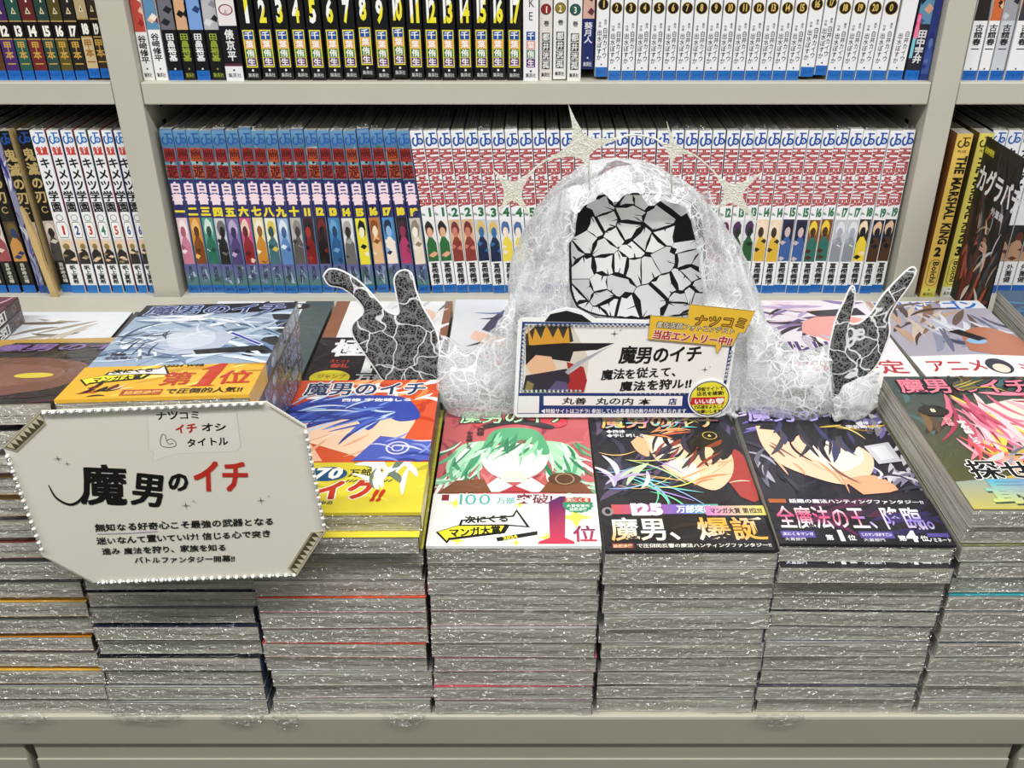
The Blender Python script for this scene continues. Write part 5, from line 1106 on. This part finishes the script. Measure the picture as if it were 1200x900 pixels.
m.tube([at_y(px, py, SY + 2.2) for px, py in smooth(W_[2:-2], 5)], .7, 'DADCD2', 6)
for px, py in ((690, 198), (786, 197)): m.tube([at_y(px, py - 24, SY + 2.2), at_y(px, py, SY + 2.2), at_y(px + 2, py + 45, SY + 4)], .7, 'DADCD2', 6)
gpart(m, 'star_wire', M_WIRE)

# ================================================================== SMALL SIGNS
def beads(path_pts, step, Mx, parent, pearl_r, gem_r, zoff, only_gem=False):
    """a row of alternating pearls and faceted stones along a polyline (local u, v in mm)"""
    mp = MB(); nn, mm = 12, 7
    vs = [(pearl_r * math.sin(math.pi * i / mm) * math.cos(6.2832 * k / nn), pearl_r * math.sin(math.pi * i / mm) * math.sin(6.2832 * k / nn), pearl_r * math.cos(math.pi * i / mm)) for i in range(mm + 1) for k in range(nn)]
    mp.mesh([Vector(v) for v in vs], [(i * nn + k, (i + 1) * nn + k, (i + 1) * nn + (k + 1) % nn, i * nn + (k + 1) % nn) for i in range(mm) for k in range(nn)], 'E9E6DE')
    mg = MB(); A = [(gem_r * math.cos(6.2832 * k / 8), gem_r * math.sin(6.2832 * k / 8), 0) for k in range(8)]; B_ = [(gem_r * .55 * math.cos(6.2832 * (k + .5) / 8), gem_r * .55 * math.sin(6.2832 * (k + .5) / 8), gem_r * .75) for k in range(8)]
    fs = [(k, (k + 1) % 8, 8 + k) for k in range(8)] + [((k + 1) % 8, 8 + (k + 1) % 8, 8 + k) for k in range(8)] + [tuple(range(8, 16)), tuple(range(8))[::-1]]
    mg.mesh([Vector(v) for v in A + B_], fs, 'DDE2EA')
    first = {}; k = 0; left = 0.0
    for (ax, ay), (bx, by) in zip(path_pts, path_pts[1:]):
        L = math.hypot(bx - ax, by - ay); d = left
        while d < L:
            u, v = ax + (bx - ax) * d / L, ay + (by - ay) * d / L; kind = 'gem' if only_gem or k % 2 else 'pearl'
            if kind not in first:
                o = (mp if kind == 'pearl' else mg).build(kind, M_PEARL if kind == 'pearl' else M_GEM, parent, kind == 'pearl'); first[kind] = o
            else:
                o = first[kind].copy(); C.objects.link(o); o.parent = parent
            o.matrix_parent_inverse = Matrix.Identity(4)
            o.location = Vector((u, v, zoff)) * MM; k += 1; d += step
        left = d - L
def sign_root(name, Mx):
    e = bpy.data.objects.new(name, None); C.objects.link(e); e.empty_display_size = .02
    W = Mx.copy(); W.translation = Mx.translation * MM + Vector((0, 0, EYE)); e.matrix_world = W; e.matrix_basis = W; return e
def brush_text(a, t, x, y, size, col, **k): a.text(t, x, y, size, col, .025, skew=.12, jit=.06, **k)
def sparkle(a, x, y, r, col='6A6450'):
    a.poly([(x, y + r), (x + r * .1, y + r * .1), (x + r, y), (x + r * .1, y - r * .1), (x, y - r), (x - r * .1, y - r * .1), (x - r, y), (x - r * .1, y + r * .1)], col)
# --- hand-lettered octagonal board hung on the stacks at the left
SG = (Matrix.Translation((-216.5, 470.5, -342)) @ Matrix.Rotation(R(3.0), 4, 'Z') @ Matrix.Rotation(R(90.5), 4, 'X'))
sg = sign_root('handwritten_sign', SG); tag(sg, 'cream eight-sided handwritten sign edged with pearls, leaning on the stacks at left', 'sign')
def sl(px, py): p = on_plane(px, py, SG); return (p.x, p.y)
OCT = [sl(*q) for q in ((48, 482), (312, 471), (359, 500), (381, 622), (347, 674), (108, 683), (50, 652), (4, 524))]
m = MB(); m.prism(OCT, -1.2, 0.0, 'E0DDD2', 'D8D4C8')
a = Art(m, Matrix.Identity(4), 1e4, 1e4, .006); a.poly0 = a.poly
def free(a):
    def poly(pts, col, lift=True):
        pts = [tuple(p) for p in pts]
        if lift: a.up()
        ar = sum(pts[i][0] * pts[i - 1][1] - pts[i - 1][0] * pts[i][1] for i in range(len(pts)))
        if ar > 0: pts = pts[::-1]
        a.mb.face([a.M @ Vector((p[0], p[1], a.z)) for p in pts], [lin(col(*p)) for p in pts] if callable(col) else col)
    a.poly = poly; return a
free(a)
bub = [sl(*q) for q in ((172, 486), (278, 482), (283, 524), (277, 529), (205, 532), (178, 541), (180, 530), (174, 527))]
a.poly(bub, 'D2CFC5'); cb = (sum(p[0] for p in bub) / 8, sum(p[1] for p in bub) / 8); a.poly([(cb[0] + (p[0] - cb[0]) * .975, cb[1] + (p[1] - cb[1]) * .965) for p in bub], 'E4E1D7')
def run(t, p0, p1, hpx, col, bold=.03, skew=.1, jit=.06):
    (xa, ya), (xb, yb) = sl(*p0), sl(*p1); L = math.hypot(xb - xa, yb - ya); sz = hpx
    a.text(t, xa, ya, sz, col, bold, width=L, rot=math.degrees(math.atan2(yb - ya, xb - xa)), skew=skew, jit=jit)
INK = '121110'
run('ナツコミ', (183, 493), (236, 491), 6.2, INK); run('イチ', (206, 509), (232, 507), 7.0, 'B8322A', .05); run('オシ', (236, 506), (266, 505), 6.0, INK); run('タイトル', (219, 524), (268, 522), 6.4, INK)
hp = [sl(*q) for q in ((188, 516), (190, 509), (194, 510), (195, 516), (200, 514), (206, 518), (205, 523), (196, 524), (189, 522), (188, 516))]; a.stroke(hp, .35, '3A3834', k=3); a.stroke([sl(*q) for q in ((195, 516), (198, 520), (203, 519))], .35, '3A3834', k=3)
run('魔', (95, 592), (150, 594), 31, INK, .032, .1, .02); run('男', (152, 592), (192, 596), 26, INK, .036, .1, .02); run('の', (196, 577), (222, 577), 16, INK, .05, .15, 0)
run('イチ', (226, 578), (292, 578), 25, 'BC3024', .045, .1, .03)
a.stroke([sl(*q) for q in ((57, 568), (66, 583), (82, 591), (95, 585), (103, 570), (106, 552))], .5, INK, 1.0, 1.9)
run('無知なる好奇心こそ最強の武器となる', (112, 623), (322, 615), 6.0, INK); run('迷いなんて置いていけ! 信じる心で突き', (114, 638), (318, 629), 5.7, INK); run('進み 魔法を狩り、家族を知る', (120, 650), (266, 645), 5.5, INK); run('バトルファンタジー開幕!!', (158, 660), (276, 658), 5.3, INK)
a.stroke([sl(*q) for q in ((114, 625), (150, 624), (185, 622))], .6, 'B9AEC8', sm=False)
for px, py, r_ in ((68, 537, 2.6), (79, 543, 2.0), (218, 592, 3.0), (227, 587, 1.3), (306, 586, 2.8), (315, 581, 1.2)): sparkle(a, *sl(px, py), r_)
for q0, q1 in (((316, 476), (357, 501)), ((55, 653), (108, 681))): a.stroke([sl(*q0), sl(*q1)], .5, '9A9276', sm=False); c0 = sl(*q0)
m.build('board', M_PRINT, sg)
for A0, A1, ins in ((sl(48, 482), sl(4, 524), 1), (sl(381, 622), sl(347, 674), 1)):
    tp = MB(); d = Vector((A1[0] - A0[0], A1[1] - A0[1])); L = d.length; d /= L; nrm = Vector((-d.y, d.x)); Q = lambda s, t: (A0[0] + d.x * s + nrm.x * t, A0[1] + d.y * s + nrm.y * t)
    if (Vector(Q(L / 2, 1)) - Vector((0, 0))).length > (Vector(Q(L / 2, -1)) - Vector((0, 0))).length: nrm = -nrm
    tp.prism([Q(-.5, -.6), Q(L + .5, -.6), Q(L - 3, 7), Q(5, 7)], .02, .35, 'A59D82'); at_ = free(Art(tp, sheet(0, 0, .35), 1, 1, .006))
    at_.poly([Q(1, .6), Q(L - 1, .6), Q(L - 3.6, 5.8), Q(5.2, 5.8)], '4E4834')
    nT = int(L / 4.4)
    for i in range(nT):
        s_ = 2 + i * (L - 4) / nT; w_ = (L - 4) / nT; at_.poly([Q(s_, .8), Q(s_ + w_, .8), Q(s_ + w_ / 2, 5.2)], 'C9C2A8')
    at_.stroke([Q(0, .1), Q(L, .1)], .5, 'D2CBB2', sm=False); tp.build('corner_tape', M_GOLDTAPE if False else M_PRINT, sg)
beads([sl(52, 483), sl(310, 472)], 2.55, SG, sg, 1.25, 1.15, .9); beads([sl(359, 506), sl(380, 616)], 2.6, SG, sg, 1.25, 1.15, .9)
beads([sl(345, 673), sl(112, 682)], 2.6, SG, sg, 1.25, 1.15, .9); beads([sl(9, 534), sl(50, 646)], 2.65, SG, sg, 1.25, 1.15, .9)
# --- shop-entry card standing in front of the lace figure
CDM = (Matrix.Translation((72.5, 647, -346)) @ Matrix.Rotation(R(0.5), 4, 'Z') @ Matrix.Rotation(R(90), 4, 'X'))
cdr = sign_root('entry_card', CDM); tag(cdr, 'white and blue landscape card with gems and yellow tag, standing before the lace figure', 'card sign')
def cl_(px, py): p = on_plane(px, py, CDM); return (p.x, p.y)
def q_(lst): return [cl_(*p) for p in lst]
m = MB(); out_ = q_([(607, 376), (612, 373), (640, 373), (641, 368), (652, 363), (664, 361), (678, 363), (688, 368), (698, 374), (864, 379), (862, 402), (850, 486), (842, 489), (606, 489), (602, 485)])
m.prism(out_, -1.4, 0, 'F1F3F5', 'DADCE0'); a = free(Art(m, Matrix.Identity(4), 1, 1, .006))
def run2(t, p0, p1, hpx, col, bold=.03, skew=.0, jit=.0):
    (xa, ya), (xb, yb) = cl_(*p0), cl_(*p1); a.text(t, xa, ya, hpx, col, bold, width=math.hypot(xb - xa, yb - ya), rot=math.degrees(math.atan2(yb - ya, xb - xa)), skew=skew, jit=jit)
NAVY = '1F3678'
a.poly(q_([(612, 377), (861, 381), (858, 405), (846, 484), (606, 485)]), NAVY); a.poly(q_([(615, 379.5), (858, 383.5), (855, 405), (846, 460.5), (608.5, 460.5)]), 'ECEBEA')
a.poly(q_([(638, 377), (645, 368), (664, 364), (682, 369), (694, 378)]), '17171B')
# generic dark shape, gold zigzag band, red cloth and steel blade in the picture field
a.poly(q_([(616, 460), (616, 384), (640, 380), (672, 384), (690, 420), (686, 460)]), 'D9CFC2'); a.poly(q_([(616, 392), (630, 380), (668, 380), (672, 400), (640, 408), (616, 408)]), '3A3430')
a.poly(q_([(618, 382), (624, 398), (627, 384), (634, 397), (640, 380), (648, 396), (654, 383), (660, 397), (666, 382), (668, 404), (644, 408), (620, 404)]), 'D39A34'); a.poly(q_([(616, 405), (660, 402), (720, 402), (700, 410), (672, 412), (668, 424), (640, 420), (616, 428)]), '1C1A1E')
a.poly(q_([(616, 428), (628, 416), (646, 418), (652, 432), (640, 440), (622, 438)]), 'E4B694'); a.poly(q_([(612, 460), (616, 440), (640, 436), (664, 432), (672, 440), (660, 460)]), '2E2838')
a.poly(q_([(664, 424), (684, 430), (688, 446), (684, 460), (660, 460), (668, 446)]), 'A62A2C'); a.poly(q_([(720, 402.5), (690, 422), (666, 439), (662, 436), (676, 424)]), 'A9ABB2'); a.stroke(q_([(718, 403), (668, 436)]), .35, 'E9EAEE', sm=False)
a.poly(q_([(640, 460), (652, 446), (664, 448), (668, 460)]), '5A4E78'); a.poly(q_([(618, 446), (626, 450), (622, 460), (614, 460)]), '8A7A4A')
a.poly(q_([(637, 464), (800, 464), (799, 475.5), (637, 475)]), 'F0F0EF'); a.poly(q_([(607.5, 464), (632, 464), (631.5, 484), (606.5, 484)]), 'ECECEC')
run2('魔男のイチ', (724, 427), (821, 425), 15, INK, .04, .12, .06); run2('魔法を従えて、', (704, 446), (800, 441), 9.4, INK, .035, .1, .06); run2('魔法を狩ル!!', (726, 459), (810, 455), 9.4, INK, .04, .1, .06)
run2('丸善  丸の内 本', (658, 474), (762, 475), 6.8, INK, .02, .1, .06); run2('店', (783, 474.5), (793, 474.5), 6.2, NAVY, .04); run2('◀特設サイトはコチラ! 参加している各書店の飾り付けも見られます', (634, 484.5), (804, 484.5), 4.6, 'F0F2F6', .03)
for px, py, r_ in ((720, 391, 3.4), (727, 387, 1.4), (826, 433, 3.0), (832, 430, 1.2)): sparkle(a, *cl_(px, py), r_, '17171A')
m.build('card', M_PRINT, cdr)
tg = MB(); tag_out = q_([(762, 369), (806, 372), (808, 356), (885, 364), (872, 390), (866, 389), (858, 405), (846, 404), (840, 414), (838, 404), (759, 397)]); tg.prism(tag_out, .05, 1.0, 'E3B93A', 'D8D4C0')
a = free(Art(tg, sheet(0, 0, 1.0), 1, 1, .006)); cen = (sum(p[0] for p in tag_out) / len(tag_out), sum(p[1] for p in tag_out) / len(tag_out))
a.stroke(tag_out + [tag_out[0]], .45, '4A3A14', sm=False)
def pair(t, p0, p1, h, co, ci, bo, bi, skew=0):
    run2(t, p0, p1, h, co, bo, skew); run2(t, p0, p1, h, ci, bi, skew)
pair('ナツコミ', (811, 381), (874, 385), 9.6, '2A2016', 'D8A22C', .07, .0, .12); pair('書店店頭フォトコンテスト', (768, 383), (860, 391), 5.4, '2A2016', 'F2EEDC', .08, .0, .1); pair('当店エントリー中!!', (763, 396), (856, 405), 8.0, 'F4EEDC', 'A82430', .09, .05, .1)
tg.build('yellow_tag', M_PRINT, cdr)
bd = MB(); cc = cl_(831, 466); rx = abs(cl_(856, 466)[0] - cc[0]); ry = abs(cl_(831, 487)[1] - cc[1])
ring = [(cc[0] + rx * math.cos(t) , cc[1] + ry * 1.02 * math.sin(t)) for t in [6.2832 * i / 40 for i in range(40)]]
bd.prism(ring, .05, 1.2, 'F1F2F2', 'D8D8D8'); a = free(Art(bd, sheet(0, 0, 1.2), 1, 1, .006)); a.poly([(cc[0] + (p[0] - cc[0]) * .93, cc[1] + (p[1] - cc[1]) * .93) for p in ring], NAVY); a.poly([(cc[0] + (p[0] - cc[0]) * .88, cc[1] + (p[1] - cc[1]) * .88) for p in ring], 'E6DF3E')
run2('特設サイトで', (816, 458), (848, 456.5), 4.0, '17171A', .04); run2('店名を検索!', (816, 463.5), (848, 462), 4.0, '17171A', .04); a.poly(q_([(810, 465), (849, 464), (848, 472.5), (809, 473.5)]), 'C8262C'); run2('いいね♥', (813, 473), (846, 472), 5.0, 'F4F2EE', .05); run2('で応援をよろしく', (812, 478.5), (848, 477.5), 3.6, '17171A', .03); run2('お願いします!', (816, 483.5), (846, 482.5), 3.4, '17171A', .03)
bd.build('round_badge', M_PRINT, cdr)
beads([cl_(617, 381), cl_(758, 381.5)], 3.4, CDM, cdr, 1.4, 1.4, .3, True); beads([cl_(614.5, 386), cl_(611, 456)], 3.4, CDM, cdr, 1.4, 1.4, .3, True); beads([cl_(613, 458), cl_(682, 458)], 3.4, CDM, cdr, 1.4, 1.4, .3, True); beads([cl_(722, 461), cl_(806, 461)], 3.8, CDM, cdr, .9, .9, .3, True); beads([cl_(857, 412), cl_(850, 446)], 3.4, CDM, cdr, 1.4, 1.4, .3, True)
ft = MB(); bz = -346 - 346 * 0; lo = min(p[1] for p in out_)
for u in (-48, 44): ft.box(u - 5, u + 5, lo - .5, lo + 16, -6, -1.5, 'D8DADC'); 
ft.build('stand_foot', M_FILM, cdr)
# --- black picture card standing across the shelf on the right
BK = Matrix(((0, 0, -1, 445), (-1, 0, 0, 889), (0, 1, 0, RISER + .3), (0, 0, 0, 1)))
bk = sign_root('picture_card', BK); tag(bk, 'tall black picture card with white lettering standing edge-on beside the right post', 'card sign')
m = MB(); m.box(-40, 40, 0, 168, -1.5, 0, '16151A'); a = Art(m, sheet(-40, 0, 0), 80, 168)
a.rect(0, 0, 80, 168, '161518'); a.rect(2, 152, 22, 9, '2A2A14'); a.text('好評発売', 3, 153, 6.5, 'E0DC3A', .05, width=20)
a.strands(201, 26, (0, 0, 40, 96), 80, 50, 12, ['6A2420', '8A3A30', '3A1A18', 'A0524A', '4A2A26'], .5); a.strands(202, 30, (20, 10, 78, 104), 85, 60, 10, ['17171B', '2A2A30', '0E0E12', '3A3A42', '1E1C22'], .4); a.strands(203, 16, (24, 30, 72, 92), 75, 26, 4, ['8A8C94', 'C8CAD0', 'A89078', '5A5C64', 'D8B89A'], .7); a.blobs(38, 66, 16, 18, ['2A2426', 'C8A08A', '1A181C', '8A6A5C'], 7, 5); a.strands(204, 10, (10, 0, 70, 30), 80, 30, 6, ['7A2A24', 'B8482E', '3A2420', 'D8D0C8'], .6)
a.text('カグラバチ', 2, 116, 28, 'ECECEE', .05, width=92); a.text('外薗健', 44, 104, 8, 'D8D8DC', .03, width=26)
m.build('card', M_PRINT, bk)

# crumpled film hems hanging from the lowest wrapped books
def film_hem(px0, px1, drop, seed, owner):
    r = random.Random(seed); x0 = (px0 - 620) * .6165; x1 = (px1 - 620) * .6165; n = 12; rows_ = []
    for j in range(5):
        r_ = []
        for i in range(n + 1):
            u = i / n; env = max(0.0, math.sin(3.1415 * u)) ** .6
            r_.append(Vector((x0 + (x1 - x0) * u + r.uniform(-1.5, 1.5), 484.5 - j * .3 - r.uniform(0, 2.2), TABLE + 3 - env * drop * j / 4 + r.uniform(-.8, .8) - (0 if j else -2))))
        rows_.append(r_)
    mb = MB(); grid(mb, rows_, 'FFFFFF'); e = owner; o = mb.build('film_hem', M_FILM, e, False, world=True); o.matrix_parent_inverse = e.matrix_basis.inverted(); return o
bpy.context.view_layer.update()
def bottom_of(words): return [o for o in bpy.data.objects if o.get('group') == f'wrapped comics in the {words} stack'][0]
for a_ in ((140, 215, 6, 1, 'silver-blue'), (262, 312, 9, 2, 'silver-blue'), (322, 352, 12, 3, 'orange-covered'), (450, 500, 9, 4, 'orange-covered'), (884, 940, 10, 5, 'purple-titled'), (5, 60, 7, 6, 'gold-edged')): film_hem(a_[0], a_[1], a_[2], a_[3], bottom_of(a_[4]))
bpy.data.objects.remove(_fo); bpy.data.curves.remove(_fc)
